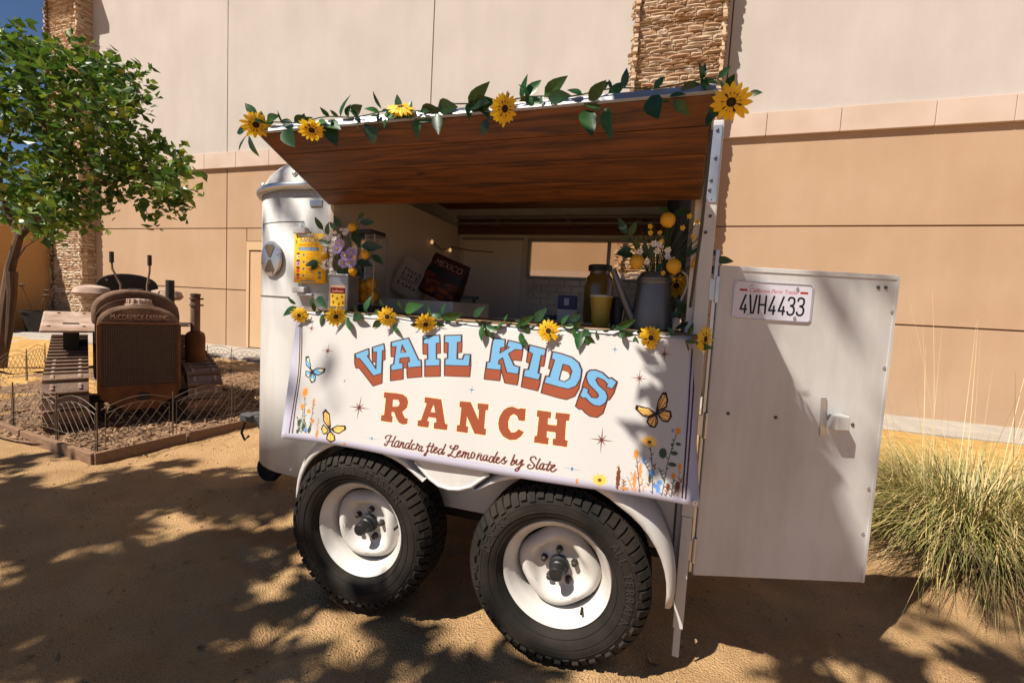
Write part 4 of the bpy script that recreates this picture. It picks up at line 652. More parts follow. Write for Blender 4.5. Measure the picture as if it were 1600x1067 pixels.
mm=wn.nodes.new('ShaderNodeMixRGB'); mm.blend_type='MULTIPLY'; mm.inputs[0].default_value=.8; wl.new(r1.outputs[0],mm.inputs[1]); wl.new(r2_.outputs[0],mm.inputs[2]); wl.new(mm.outputs[0],wb.inputs['Base Color']); wb.inputs['Roughness'].default_value=.45
for k in range(4):
    v0,v1_=k/4+.003,(k+1)/4-.003; h=.0+random.uniform(-.001,.001); q=MB()
    P=[cp(u,v,hh+h) for hh in(-.012,.0) for u,v in((0.002,v0),(.998,v0),(.998,v1_),(.002,v1_))]; q.add(P,[(0,1,2,3),(7,6,5,4),(0,4,5,1),(1,5,6,2),(2,6,7,3),(3,7,4,0)]); q.build('plank',woodm,can,bevel=.003)
q=MB(); P=[cp(u,v,hh) for hh in(.0025,.014) for u,v in((0,0),(1,0),(1,1),(0,1))]; q.add(P,[(0,1,2,3),(7,6,5,4),(0,4,5,1),(1,5,6,2),(2,6,7,3),(3,7,4,0)]); q.build('outer_skin',wht,can)
for (u0,v0_),(u1,v1_) in(((0,1),(1,1)),((1,0),(1,1)),((0,0),(0,1))):
    q=MB(); a,c=cp(u0,v0_,.001),cp(u1,v1_,.001); n_=Vector((0,.44,.9)).normalized(); s=Vector((0,-.012,.004)) if v0_==v1_ else Vector((.006 if u0 else -.006,0,0)); q.add([a-n_*.012,c-n_*.012,c+n_*.016,a+n_*.016,a-n_*.012+s,c-n_*.012+s,c+n_*.016+s,a+n_*.016+s],[(0,1,2,3),(7,6,5,4),(0,4,5,1),(1,5,6,2),(2,6,7,3),(3,7,4,0)]); q.build('edge_trim',alum,can,bevel=.001)
for u in(.12,.38,.62,.9): q=MB(); q.tube([cp(u-.03,.0,.006),cp(u+.03,.0,.006)],.009,8); q.build('hinge',alum,can)
q=MB(); q.tube([(1.262,-.02,1.40),(1.262,-.20,1.66),(1.258,-.30,1.95)],.006,6); q.build('gas_strut',mat('strut_dark',(0.0576,0.0576,0.0612),metal=.6,rough=.4),can)
# ---- counter
ctr=MB(); ctr.box(-.50,1.29,-.112,.36,1.278,1.30); ctr.build('counter_shelf',mat('counter_wood',(0.276,0.156,0.078),(0.204,0.108,0.051),scale=5,rough=.5,stretch=(1,9,9)),tl,bevel=.004)
# ---- rear door, swung out
dr=empty('rear_door',(1.357,.008,0),R(18),tl); DW=.689
q=MB(); q.box(.0,DW,0,.028,.345,1.562); q.build('door_panel',wht,dr,bevel=.004)
q=MB(); q.box(0,DW,-.003,-.0005,1.545,1.560); q.box(DW-.012,DW-.001,-.003,-.0005,.347,1.544); q.build('edge_strip',wht,dr)
for z in(.45,.95,1.47): q=MB(); q.tube([(-.006,-.004,z-.05),(-.006,-.004,z+.05)],.009,10); q.box(-.035,.0,-.004,.004,z-.04,z+.04); q.build('hinge',alum,dr,bevel=.001)
for d_,z in((.081,1.0),(.267,.994),(.570,.982),(.672,1.425),(.667,1.21),(.662,.731),(.66,.548),(.609,1.513),(.638,1.514)):
    q=MB(); q.lathe([(.0065,0),(.0065,.003),(.003,.005),(0,.005)],10,T(d_,0,z)@Matrix.Rotation(math.pi/2,4,'X')); q.build('rivet',mat('rivet_dark',(0.0864,0.0792,0.072),metal=.5,rough=.5) if z<1.01 and z>.9 or z>1.5 else alum,dr)
hd=empty('latch_handle',(0,0,0),0,dr); q=MB(); q.box(-.011,.011,-.006,-.0005,-.075,.075,T(.450,0,1.007)@Matrix.Rotation(R(-4),4,'Y')); q.build('strap',alum,hd,bevel=.003); q=MB(); q.box(.470,.522,-.05,-.0005,.965,1.022); q.build('catch_block',wht,hd,bevel=.005)
pc=Canvas(760,370,(.80,.79,.83),0,305,0,152)
for x0,x1 in((22,52),(254,284)): pc.poly([[(x0,32),(x1,32),(x1,40),(x0,40)]],(.62,.09,.07))
pc.text('California Perm Trailer',58,43,15,188,(.66,.12,.10),.35)
GL={'4':[[(20,0),(3,58),(27,58)],[(22,40),(21,72)]],'V':[[(0,0),(8,72),(17,72),(26,0)]],'H':[[(0,0),(0,72)],[(26,0),(26,72)],[(0,36),(26,36)]],'3':[[(2,12),(5,3),(14,0),(24,5),(26,18),(22,30),(12,34),(22,38),(27,50),(24,66),(14,72),(4,69),(0,60)]]}
for i,ch in enumerate('4VH4433'):
    for st in GL[ch]: pc.stroke([(28+i*36.5+x*.95,56+y*.93) for x,y in st],7.5,(.05,.06,.12),smooth=ch=='3')
plm=printed('plate_print',pc.image('plate_print'),.35)
q=MB(); n=6; rc=.014; pts=[]
for cx,cy,a0 in((.305-rc,rc,-90),(.305-rc,.148-rc,0),(rc,.148-rc,90),(rc,rc,180)):
    for k in range(n+1): a=R(a0+90*k/n); pts.append((cx+rc*math.cos(a),cy+rc*math.sin(a)))
PM=T(.058,-.0005,1.362)@Matrix.Rotation(math.pi/2,4,'X'); q.prism(pts,.001,.003,Matrix()); me=q.mesh('licence_plate'); uvmap(me,lambda c:(c.x/.305,c.y/.148)); lp=put('licence_plate',me,plm,dr,PM); lp['label']='silver trailer licence plate 4VH4433 screwed to the door'
q=MB(); q.tube([(x,y,.003) for x,y in [(p[0]*.965+.0053,p[1]*.94+.0044) for p in pts+pts[:1]]],.0022,6,False); q.build('plate_rim',alum,lp,True)
for x,y in((.065,.128),(.24,.128),(.065,.018),(.24,.018)): q=MB(); q.lathe([(.006,.003),(.006,.006),(0,.007)],10,T(x,y,0)); q.build('screw',alum,lp)
# ---- interior fittings
cw_=mat('ceiling_wood',(0.158,0.054,0.016),(0.079,0.025,0.009),scale=4,rough=.5,stretch=(1,12,12))
for k in range(7): q=MB(); q.box(-.40,1.235,.28+k*.148,.28+k*.148+.143,2.075,2.088); q.build('ceiling_plank',cw_,tl,bevel=.003)
for k in range(3): q=MB(); q.box(-.398,1.235,1.50+k*.004,1.52+k*.004,1.925+k*.05,1.925+k*.05+.047); q.build('wall_plank',cw_,tl,bevel=.002)
for y,z in((1.46,2.045),(1.475,2.005)):
    q=MB(); q.tube([(-.39,y,z),(1.2,y,z)],.011,8); cd=q.build('conduit',mat('conduit_grey',(0.2304,0.2016,0.1872),metal=.3,rough=.5),tl,True)
    for x in(-.05,.5,1.0): q=MB(); q.box(x-.02,x+.02,y-.016,y+.016,z-.014,z+.014); q.build('conduit_clip',MATS['conduit_grey'],cd,bevel=.003)
q=MB(); q.box(-.36,.135,1.535,1.549,.9,1.885); cdr=q.build('cabinet_door',mat('cabinet_cream',(.74,.66,.57),rough=.5),tl,bevel=.004)
q=MB(); q.box(-.37,.145,1.530,1.5345,1.888,1.90); q.build('door_track',MATS['conduit_grey'],cdr)
win=empty('window',(0,0,0),0,tl); fmw=mat('window_frame',(0.3024,0.2736,0.2448),metal=.3,rough=.4)
for x0,x1,z0,z1 in((.18,1.28,1.875,1.90),(.18,1.28,1.595,1.615),(.18,.205,1.6155,1.8745),(.785,.81,1.6155,1.8745),(1.255,1.28,1.6155,1.8745)): q=MB(); q.box(x0,x1,1.525,1.565,z0,z1); q.build('frame',fmw,win,bevel=.003)
gm=bpy.data.materials.new('window_glass'); gm.use_nodes=True; gn=gm.node_tree; gn.nodes.remove(gn.nodes['Principled BSDF']); t_=gn.nodes.new('ShaderNodeBsdfTransparent'); t_.inputs[0].default_value=(.8,.74,.66,1); g_=gn.nodes.new('ShaderNodeBsdfGlossy'); g_.inputs['Roughness'].default_value=.02; x_=gn.nodes.new('ShaderNodeMixShader'); x_.inputs[0].default_value=.06; gn.links.new(t_.outputs[0],x_.inputs[1]); gn.links.new(g_.outputs[0],x_.inputs[2]); gn.links.new(x_.outputs[0],gn.nodes['Material Output'].inputs[0])
for x0,x1 in((.2055,.7845),(.8105,1.2545)): q=MB(); q.box(x0,x1,1.543,1.547,1.6155,1.8745); q.build('pane',gm,win)
tm=mat('wall_tile',(.72,.63,.54),(.5,.43,.36),scale=5,rough=.35)
for r_ in range(6):
    for c_ in range(9):
        x0=.19+c_*.118-(.059 if r_%2 else 0); x1=x0+.114; x0=max(x0,.19);x1=min(x1,1.23)
        if x1-x0<.03: continue
        q=MB(); q.box(x0,x1,1.538,1.549,1.302+r_*.049,1.302+r_*.049+.045); q.build('tile',tm,tl,bevel=.002)
q=MB(); q.box(-.395,.08,.42,1.0,.5,1.375); q.build('inner_counter',inner,tl,bevel=.006)
q=MB(); q.box(.20,1.2,1.05,1.53,.5,1.29); q.build('back_counter',inner,tl,bevel=.006)
q=MB(); q.tube([(-.38,1.0,1.80),(-.38,1.2,1.755),(-.38,1.35,1.80),(-.3,1.53,1.80),(-.1,1.53,1.79)],.004,5); cwire=q.build('light_cord',mat('cord_dark',(0.0576,0.0432,0.036),rough=.7),tl)
for p_ in((-.375,1.02,1.79),(-.375,1.32,1.775)):
    q=MB(); q.lathe([(0,-.018),(.010,-.012),(.012,0),(.006,.012),(0,.014)],10,T(*p_)); bb=q.build('string_bulb',mat('warm_bulb',(1.,0.7,0.35),rough=.3),cwire,True); bm_=MATS['warm_bulb'].node_tree.nodes['Principled BSDF']; bm_.inputs['Emission Color'].default_value=(1,.6,.25,1); bm_.inputs['Emission Strength'].default_value=.35
# ================= BANNER
BX0,BX1=-.500,1.360; SB_=.887
cv=Canvas(1500,700,(.715,.70,.69),BX0*1000,BX1*1000,0,SB_*1000)
hem=(.67,.66,.72)
def edge(s): return -467+70*s/880., 1269+55*s/880.   # left and right edge at drop s (mm)
cv.poly([[(BX0*1000,0),(edge(0)[0]+16,0),(edge(880)[0]+62,890),(BX0*1000,890)]],hem)
cv.poly([[(BX1*1000,0),(edge(0)[1]-6,0),(edge(500)[1]-40,500),(edge(880)[1]-50,890),(BX1*1000,890)]],hem)
cv.poly([[(BX0*1000,838),(BX1*1000,838),(BX1*1000,890),(BX0*1000,890)]],hem)
for L in LINES: cv.stroke(L,5,(.24,.12,.09))
dk=(.25,.11,.07); rs=(.52,.25,.14); bu=(.38,.58,.72); cream=(.97,.80,.62)
def grow(mask_pts,d,c):
    for q in mask_pts: cv.stroke(q+q[:1],d,c,smooth=False)
for q,h,d in BLUE:
    for k in range(0,9):
        f=k/8; qq=[(x+d[0]*f,y+d[1]*f) for x,y in q]
        if k in(0,8): cv.stroke(qq+qq[:1],9,dk,smooth=False)
        else: cv.stroke(qq+qq[:1],9,dk,smooth=False)
    for k in range(1,9):
        f=k/8; qq=[(x+d[0]*f,y+d[1]*f) for x,y in q]; hh=[[(x+d[0]*f,y+d[1]*f) for x,y in h]] if h else []
        cv.poly([qq],rs)
    if h:      # clear the part of the counter that is not covered by the block
        cv.poly([h],rs); lo=max(y for x,y in h); cv.poly([[(x+d[0]*.5,y+d[1]*.62) for x,y in h if True]],(.715,.70,.69)) if len(h)>3 else cv.poly([[(x,lo-(lo-y)*.28) for x,y in h]],(.715,.70,.69))
    if h: cv.poly([q,h],bu)
    else: cv.poly([q],bu)
    cv.stroke(q+q[:1],5,dk,smooth=False)
    if h: cv.stroke(h+h[:1],5,dk,smooth=False)
for q,h in RANCH:
    cv.stroke(q+q[:1],7,cream,smooth=False)
    if h: cv.stroke(h+h[:1],5,cream,smooth=False)
    cv.poly([q,h] if h else [q],rs)
for q in SCRIPT: cv.stroke(q,6.6,(.34,.15,.10))
def star(c,x,y,rx,ry,n):
    p=[]
    for i in range(2*n):
        a=math.pi*i/n; k=1 if i%2==0 else .13
        if n==8 and i%4==2: k=.55
        p.append((x+rx*k*math.cos(a),y+ry*k*math.sin(a)))
    cv.poly([p],c)
for s in STARS: star((.36,.17,.12),*s,8)
for s in STARB: star((.25,.42,.62),*s,4); cv.ell(s[0],s[1],2.2,3.4,(.1,.12,.2))
for k,c,ws in BFLY:
    for wv in ws:
        wv=[tuple(p) for p in wv]; cv.poly([wv],(.13,.08,.06)); cx=sum(p[0] for p in wv)/len(wv); cy=sum(p[1] for p in wv)/len(wv)
        inn=[(cx+(x-cx)*.74,cy+(y-cy)*.74) for x,y in wv]; cv.poly([inn],(.93,.72,.38) if k=='y' else (.47,.70,.86))
        far=max(wv,key=lambda p:(p[0]-c[0])**2+(p[1]-c[1])**2)
        for f in wv[1:-1]: cv.stroke([c,(cx+(f[0]-cx)*.8,cy+(f[1]-cy)*.8)],2.0,(.13,.08,.06),smooth=False)
        if k=='b': cv.poly([[(cx+(x-cx)*.3+(far[0]-cx)*.35,cy+(y-cy)*.3+(far[1]-cy)*.35) for x,y in wv]],(.95,.80,.5))
    cv.ell(c[0],c[1],4,12,(.1,.06,.05))
PC={'g':(.22,.28,.20),'n':(.40,.22,.12),'t':(.72,.50,.30),'o':(.83,.52,.20),'y':(.88,.68,.30),'b':(.36,.52,.75)}
for k,q in STEMS: cv.stroke(q,2.6,PC[k]); 
for k,q in STEMS:
    q=np.array(q,float)
    for i in range(7):
        t=i/6*.85; x=np.interp(t,np.linspace(0,1,len(q)),q[:,0]); y=np.interp(t,np.linspace(0,1,len(q)),q[:,1]); s=1 if i%2 else -1
        cv.stroke([(x,y),(x+s*7,y-12)],3,PC[k],smooth=False)
for k,x,y,rx,ry in BLOBS: cv.ell(x,y,rx,ry,PC[k],n=20,wob=.28 if k in 'yob' else .12)
im=cv.image('banner_print')
b=MB(); NS,NT=26,90; rows=[]
for i in range(NS+1):
    s=SB_*.995*i/NS; l,r_=edge(s*1000); row=[]
    for j in range(NT+1):
        t=j/NT; x=(l+(r_-l)*t)/1000; wv=.006*math.sin(t*17+s*2)*s+.004*math.sin(t*41+1.3)*(1-s)
        if t<.05: wv+=.02*(1-t/.05)**1.5*s
        row.append((x,-.115-.170*s-wv*.6,1.292-.637*s+.004*math.sin(t*9)))
    rows.append(row)
b.grid(rows); me=b.mesh('banner','all',False); uvmap(me,lambda c:((c.x-BX0)/(BX1-BX0),1-((1.292-c.z)/.637)/SB_))
bn=put('banner',me,printed('banner_print',im,.45),None,solid=.0015); tag(bn,'white printed vinyl banner reading VAIL KIDS RANCH hung below the serving counter','banner')
for x,y,z in((-.382,-.268,.745),(1.308,-.268,.745)):
    q=MB(); q.lathe([(.004,0),(.008,0),(.008,.003),(.004,.003)],12,T(x,y,z)@Matrix.Rotation(math.pi/2,4,'X'),close=True); q.build('grommet',alum,bn)
# ================= MENU POSTER
pv=Canvas(380,480,(.97,.74,.09),0,190,0,240)
pv.text('RANCH',45,44,26,100,(.05,.28,.58)); pv.text('HANDCRAFTED',38,62,13,112,(.62,.22,.10)); pv.poly([[(38,67),(150,67),(156,74),(150,83),(38,83),(32,74)]],(.25,.5,.72)); pv.text('LEMONADE MENU',42,80,10,102,(.92,.9,.8))
for k,(t_,cc) in enumerate([('LEMON LUSH',(.80,.32,.10)),('BLUEBERRY',(.35,.25,.55)),('RED SUNSET',(.78,.22,.10)),('TASTING',(.3,.4,.6))]):
    y=100+k*34; pv.text(t_,82,y+8,10,66 if k<3 else 44,cc); pv.text('lemonade',82,y+18,7,50,(.45,.28,.12)); pv.ell(68,y+4,6,7,(.25,.48,.66))
    for j in range(2): pv.stroke([(84,y+22+j*4),(120+8*j,y+22+j*4)],1.4,(.55,.35,.1),smooth=False)
    pv.ell(32,y+12,12,14,[(.93,.86,.70),(.75,.65,.86),(.93,.42,.16),(.90,.5,.45)][k]); pv.ell(32,y-1,13,5,(.30,.14,.16)); pv.ell(36,y+14,5,5,(.55,.3,.6) if k==1 else (.88,.25,.12))
pv.ell(160,190,8,9,(.3,.5,.66)); pv.ell(160,212,9,9,(.5,.52,.45)); pv.ell(18,40,6,10,(.75,.3,.08)); pv.poly([[(50,228),(140,228),(140,234),(50,234)]],(.45,.55,.7))
b=MB(); b.grid([[(-.588+.19*j/6,-.022-.006*math.sin(math.pi*j/6)+(.006 if j in(0,6) else 0),1.665-.238*i/4) for j in range(7)] for i in range(5)]); me=b.mesh('menu_poster','all',False); uvmap(me,lambda c:((c.x+.588)/.19,(c.z-1.427)/.238))
tag(put('menu_poster',me,printed('menu_print',pv.image('menu_print'),.5),None,solid=.002),'yellow printed lemonade menu poster on the trailer nose panel','poster')
# ================= GARLANDS
green=[mat('leaf_green_%d'%i,c,c2,scale=3,rough=.36,trans=.10,spec=.5) for i,(c,c2) in enumerate([((.010,.048,.007),(.022,.076,.013)),((.016,.07,.011),(.032,.10,.016)),((.009,.033,.009),(.017,.053,.013))])]
LM=[leaf_mesh('leaf',w_,.06,bd,green[i%3]) for i,(w_,bd) in enumerate([(.25,.16),(.22,.28),(.27,.1),(.20,.05)])]
petm=mat('petal_yellow',(0.828,0.54,0.0135),(0.81,0.378,0.0072),scale=25,rough=.55,trans=.2); discm=mat('flower_disc',(0.0396,0.0158,0.0072),(0.072,0.0288,0.0108),scale=80,rough=.9,bump=.8,bscale=200)
SFM=[]
for k in range(3):
    b=MB(); petal_ring(b,15,.3,1.0,.14,0,.10,0); petal_ring(b,14,.3,.86,.13,.05,.22,.2); me=b.mesh('sunflower',True,False); me.materials.append(petm); SFM.append(me)
b=MB(); b.lathe([(0,.02),(.46,.05),(.51,.16),(.44,.24),(.2,.25),(0,.22)],18); DISC=b.mesh('flower_disc','all'); DISC.materials.append(discm)
def sunflower(P,r,dirv,parent,k,name='sunflower'):
    z=Vector(dirv).normalized(); x=Vector((1,.1,.2)).cross(z); M=frame(P,z.cross(x),x); M=Matrix((M.col[0][:3],M.col[1][:3],(Vector(M.col[0][:3]).cross(Vector(M.col[1][:3]))))).transposed().to_4x4(); M.translation=Vector(P)
    o=put(name,SFM[k%3],None,parent,M@Matrix.Rotation(k*.9,4,'Z')@Matrix.Diagonal((r,r*random.uniform(.9,1.05),r*random.uniform(.6,1.8),1))); put('flower_disc',DISC,None,o); return o
def garland(name,label,leaves,flowers,radius,dirs,path):
    g=empty(name,path[0]); g.location=(0,0,0); tag(g,label,'garland')
    b=MB(); b.tube(path,.0022,5); b.build('vine',mat('vine_green',(0.0216,0.0576,0.0216),rough=.6),g,True)
    for i,q in enumerate(leaves): place_leaf(LM[i%4],q[:3],tuple(q[k]+1.08*(q[k+3]-q[k]) for k in range(3)),g,random.uniform(-.6,.6),wscale=random.uniform(.85,1.15))
    for i in range(46):      # small leaflets between the large leaves
        k=random.randrange(1,len(path)-1); P=Vector(path[k]); d=Vector((random.gauss(0,1),-abs(random.gauss(0,.5)),random.gauss(0,.9))).normalized()*random.uniform(.025,.055); place_leaf(LM[i%4],P,P+d,g,random.uniform(-1,1))
    for i,P in enumerate(flowers): sunflower(P,radius[i],dirs[i],g,i)
fl=[(-.397+1.647*t,-.427,2.012+.018*t+.006*math.sin(t*40)) for t in np.linspace(0,1,40)]+[tuple(CFLOW[4])]
CL=cam.location
def tocam(P,dx=0,dy=0,dz=0): return (CL-Vector(P)).normalized()+Vector((dx,dy,dz))
garland('sunflower_garland','sunflower and leaf garland along the front edge of the raised hatch',CLEAF,CFLOW,[.055,.05,.05,.052,.057],[tocam(CFLOW[0],.1,0,0),tocam(CFLOW[1],0,0,-1.1),tocam(CFLOW[2],-.3,0,1.3),tocam(CFLOW[3],.7,0,0),tocam(CFLOW[4],0,0,0)],fl)
kl=[(-.50+1.80*t,-.128,1.300-.008*math.sin(t*22)**2) for t in np.linspace(0,1,40)]
garland('sunflower_garland','sunflower and leaf garland along the counter above the banner',KLEAF,KFLOW,[.044,.05,.046,.046,.046,.047,.05],[tocam(KFLOW[0],-.5,0,-.2),tocam(KFLOW[1],0,0,-.3),tocam(KFLOW[2]),tocam(KFLOW[3],0,0,-.5),tocam(KFLOW[4],.1,0,0),tocam(KFLOW[5],.5,0,-.2),tocam(KFLOW[6],1.3,0,0)],kl)
# ================= COUNTER ITEMS
zinc=mat('galvanised',(0.3744,0.3816,0.3888),(0.288,0.2952,0.3096),scale=18,rough=.38,metal=.75)
bk=empty('tin_bucket',(-.268,-.045,1.302)); tag(bk,'galvanised square tin bucket with sunflower label at the left end of the counter','bucket')
b=MB(); b.prism([(-.052,-.045),(.052,-.045),(.052,.045),(-.052,.045)],0,.165,Matrix()); b.build('bucket_body',zinc,bk,bevel=.008)
b=MB(); b.box(-.056,.056,-.049,.049,.158,.170); b.build('bucket_rim',zinc,bk,bevel=.004)
lc=Canvas(200,230,(.93,.78,.30),0,100,0,115); lc.poly([[(0,0),(100,0),(100,46),(0,46)]],(.45,.07,.08)); lc.poly([[(0,0),(100,0),(100,14),(0,14)]],(.75,.6,.5)); lc.text('Sunflowers',12,38,14,76,(.9,.75,.6))
for x,y in((16,60),(48,72),(82,62),(22,94),(60,102),(88,94)): lc.ell(x,y,14,14,(.95,.72,.12),n=20,wob=.2); lc.ell(x,y,6,6,(.45,.2,.06))
b=MB(); b.grid([[(-.040+.080*j,-.0465,.118-.098*i) for j in(0,1)] for i in(0,1)]); me=b.mesh('label'); uvmap(me,lambda c:((c.x+.040)/.080,(c.z-.02)/.098)); put('printed_label',me,printed('bucket_label',lc.image('bucket_label')),bk)
lemm=mat('lemon',(0.664,0.36,0.016),(0.608,0.288,0.0096),scale=20,rough=.4,bump=.2,bscale=300,bdist=.002)
b=MB(); b.lathe([(0,-1.18),(.10,-1.12),(.25,-1.02),(.62,-.78),(.9,-.38),(.98,0),(.9,.4),(.62,.78),(.25,1.0),(.12,1.1),(0,1.13)],18); LEM=b.mesh('lemon','all'); LEM.materials.append(lemm)
def lemon(P,r,parent): return put('lemon',LEM,None,parent,T(*P)@Euler((random.uniform(-.4,.4),random.uniform(-.5,.5),0)).to_matrix().to_4x4()@Matrix.Diagonal((r,r,r,1)))
def small_flower(name,col,cen,n,wd):
    b=MB(); petal_ring(b,n,.2,1,wd,0,.12,0,.03); me=b.mesh(name,True,False); me.materials.append(mat(name+'_petal',col,rough=.6,trans=.25)); q=MB(); q.lathe([(0,0),(.26,.03),(.22,.14),(0,.18)],10); d=q.mesh(name+'_centre','all'); d.materials.append(mat(name+'_centre',cen,rough=.8)); return me,d
DAI=small_flower('purple_daisy',(.50,.40,.72),(.55,.42,.05),13,.2); WHI=small_flower('white_blossom',(.78,.74,.76),(.6,.5,.2),6,.32); YEL=small_flower('yellow_blossom',(.80,.50,.02),(.5,.28,.02),5,.38)
def bloom(fm_,P,r,parent,name):
    z=(tocam(P)+Vector((random.uniform(-.6,.6),0,random.uniform(-.3,.6)))).normalized(); x=Vector((1,.1,.1)); x=(x-z*x.dot(z)).normalized(); y=z.cross(x); M=Matrix((x,y,z)).transposed().to_4x4(); M.translation=Vector(P); o=put(name,fm_[0],None,parent,M@Matrix.Diagonal((r,r,r,1))); put('flower_centre',fm_[1],None,o)
dgreen=[mat('bouquet_leaf_%d'%i,c,c2,scale=4,rough=.4,trans=.12) for i,(c,c2) in enumerate([((.016,.042,.016),(.026,.06,.02)),((.022,.056,.02),(.034,.08,.026))])]
BM_=[leaf_mesh('leaf',.2,.05,.1,dgreen[0]),leaf_mesh('leaf',.23,.04,.15,dgreen[1])]
def bouquet(root,leaves,label,base,pts,stem):
    g=empty('bouquet',(0,0,0)); tag(g,label,'bouquet')
    for i,q in enumerate(leaves): place_leaf(BM_[i%2],q[:3],q[3:],g,random.uniform(-.6,.6))
    for P in [q[:3] for q in leaves]+pts:
        b=MB(); P=Vector(P); mid=(P+Vector(base))/2+Vector((0,.01,.02)); b.tube([base,mid,P],.0016,4); b.build('stem',stem,g)
    return g
stm=mat('stem_green',(0.0432,0.072,0.0252),rough=.7)
g=bouquet(None,BLEAF,'bouquet of purple daisies, lemons and leaves in the tin bucket',(-.268,-.045,1.40),BDAI+BLEM[:3]+BWHI[::2],stm)
for P in BLEM: lemon(P,.021,g)
for P in BDAI: bloom(DAI,P,.026,g,'purple_daisy')
for P in BWHI:
    for k in range(3): bloom(WHI,(P[0]+random.uniform(-.012,.012),P[1]+random.uniform(-.01,.01),P[2]+random.uniform(-.012,.012)),random.uniform(.008,.012),g,'white_blossom')
g=bouquet(None,WLEAF,'bouquet of lemons, small daisies and yellow blossoms in the watering can',(1.13,.09,1.47),WLEM+WYEL+WWHI,stm)
for P in WLEM: lemon(P,.030,g)
for P in WYEL: bloom(YEL,P,.011,g,'yellow_blossom')
for P in WWHI: bloom(WHI,P,.015,g,'white_daisy')
b=MB(); 
for k in range(60):
    a=random.uniform(0,6.28); P=Vector((1.13,.09,1.46)); q=P+Vector((math.cos(a)*random.uniform(.02,.12),math.sin(a)*.05,random.uniform(.1,.3))); b.tube([P,(P+q)/2+Vector((0,0,.02)),q],.0012,3)
stuff(b.build('filler_grass',stm,g))
# watering can
wc=empty('watering_can',(1.125,.09,1.301)); tag(wc,'grey galvanised watering can with long spout at the right of the counter','watering can')
canm=mat('can_grey',(0.144,0.144,0.1476),(0.1152,0.1152,0.1188),scale=10,rough=.4,metal=.7)
b=MB(); b.lathe([(.082,0),(.083,.01),(.072,.12),(.066,.185),(.068,.188),(.068,.198),(.066,.2),(.068,.206),(.066,.212),(.05,.232)],40); b.build('can_body',canm,wc,True,solid=.002)
b=MB(); b.grid([[(.052*math.cos(t)*f,.052*math.sin(t)*f-.005,.233+(.03*max(0,-math.cos(t))*(1-f*.0) if f>.5 else .0)) for t in np.linspace(0,2*math.pi,25)] for f in(1.0,.97)]); b.build('can_hood',canm,wc,True,solid=.002)
b=MB(); b.tube([(-.072,-.02,.03),(-.10,-.03,.09),(-.165,-.05,.24)],[.02,.016,.012],14); b.build('spout',canm,wc,True)
b=MB(); b.tube([(.06,0,.205),(.075,0,.235),(.10,0,.245),(.125,0,.225),(.13,0,.19),(.11,0,.13),(.085,0,.06),(.078,0,.0)],.005,8); b.build('handle',mat('handle_wire',(.5,.46,.4),metal=.2,rough=.4),wc,True)
sunflower((1.215,.17,1.49),.055,tocam((1.215,.19,1.49)),None,1,'dried_sunflower'); o=bpy.data.objects['dried_sunflower']; tag(o,'large orange sunflower head behind the watering can handle','flower')
# clear drink dispenser with lemons
gl=bpy.data.materials.new('clear_plastic'); gl.use_nodes=True; n_=gl.node_tree; n_.nodes.remove(n_.nodes['Principled BSDF']); a_=n_.nodes.new('ShaderNodeBsdfTransparent'); a_.inputs[0].default_value=(.93,.92,.9,1); c_=n_.nodes.new('ShaderNodeBsdfGlossy'); c_.inputs['Roughness'].default_value=.05; lw=n_.nodes.new('ShaderNodeFresnel'); lw.inputs[0].default_value=1.3; x_=n_.nodes.new('ShaderNodeMixShader'); n_.links.new(lw.outputs[0],x_.inputs[0]); n_.links.new(a_.outputs[0],x_.inputs[1]); n_.links.new(c_.outputs[0],x_.inputs[2]); n_.links.new(x_.outputs[0],n_.nodes['Material Output'].inputs[0])
dp=empty('drink_dispenser',(-.215,.07,1.302)); tag(dp,'clear plastic drink dispenser holding whole lemons behind the tin bucket','dispenser')
b=MB(); b.box(-.062,.062,-.055,.055,.03,.37); b.build('tank',gl,dp,bevel=.004,solid=0)
for sx in(-1,1): b=MB(); b.box(sx*.0635-.0012,sx*.0635+.0012,-.0565,-.0535,.03,.37); b.build('tank_edge',mat('plastic_edge',(0.4464,0.3744,0.288),rough=.2),dp)
b=MB(); b.box(-.07,.05,-.06,.06,.372,.392); b.build('lid',bpm,dp,bevel=.004)
b=MB(); b.box(-.066,.066,-.06,.06,0,.028); b.build('base',bpm,dp,bevel=.004)
for k,(x,y,z) in enumerate([(-.025,-.015,.07),(.03,.0,.075),(-.02,-.02,.125),(.028,-.018,.135),(.0,.02,.10)]):
    o=lemon((x,y,z),.031,None); o.name='whole_lemon'; o.location=(-.215+x,.07+y,1.302+z); tag(o,'whole lemon %s inside the clear drink dispenser'%['at the lower left front','at the lower right','at the upper left','at the upper right, topmost','at the back'][k],'lemon','lemons in the dispenser')
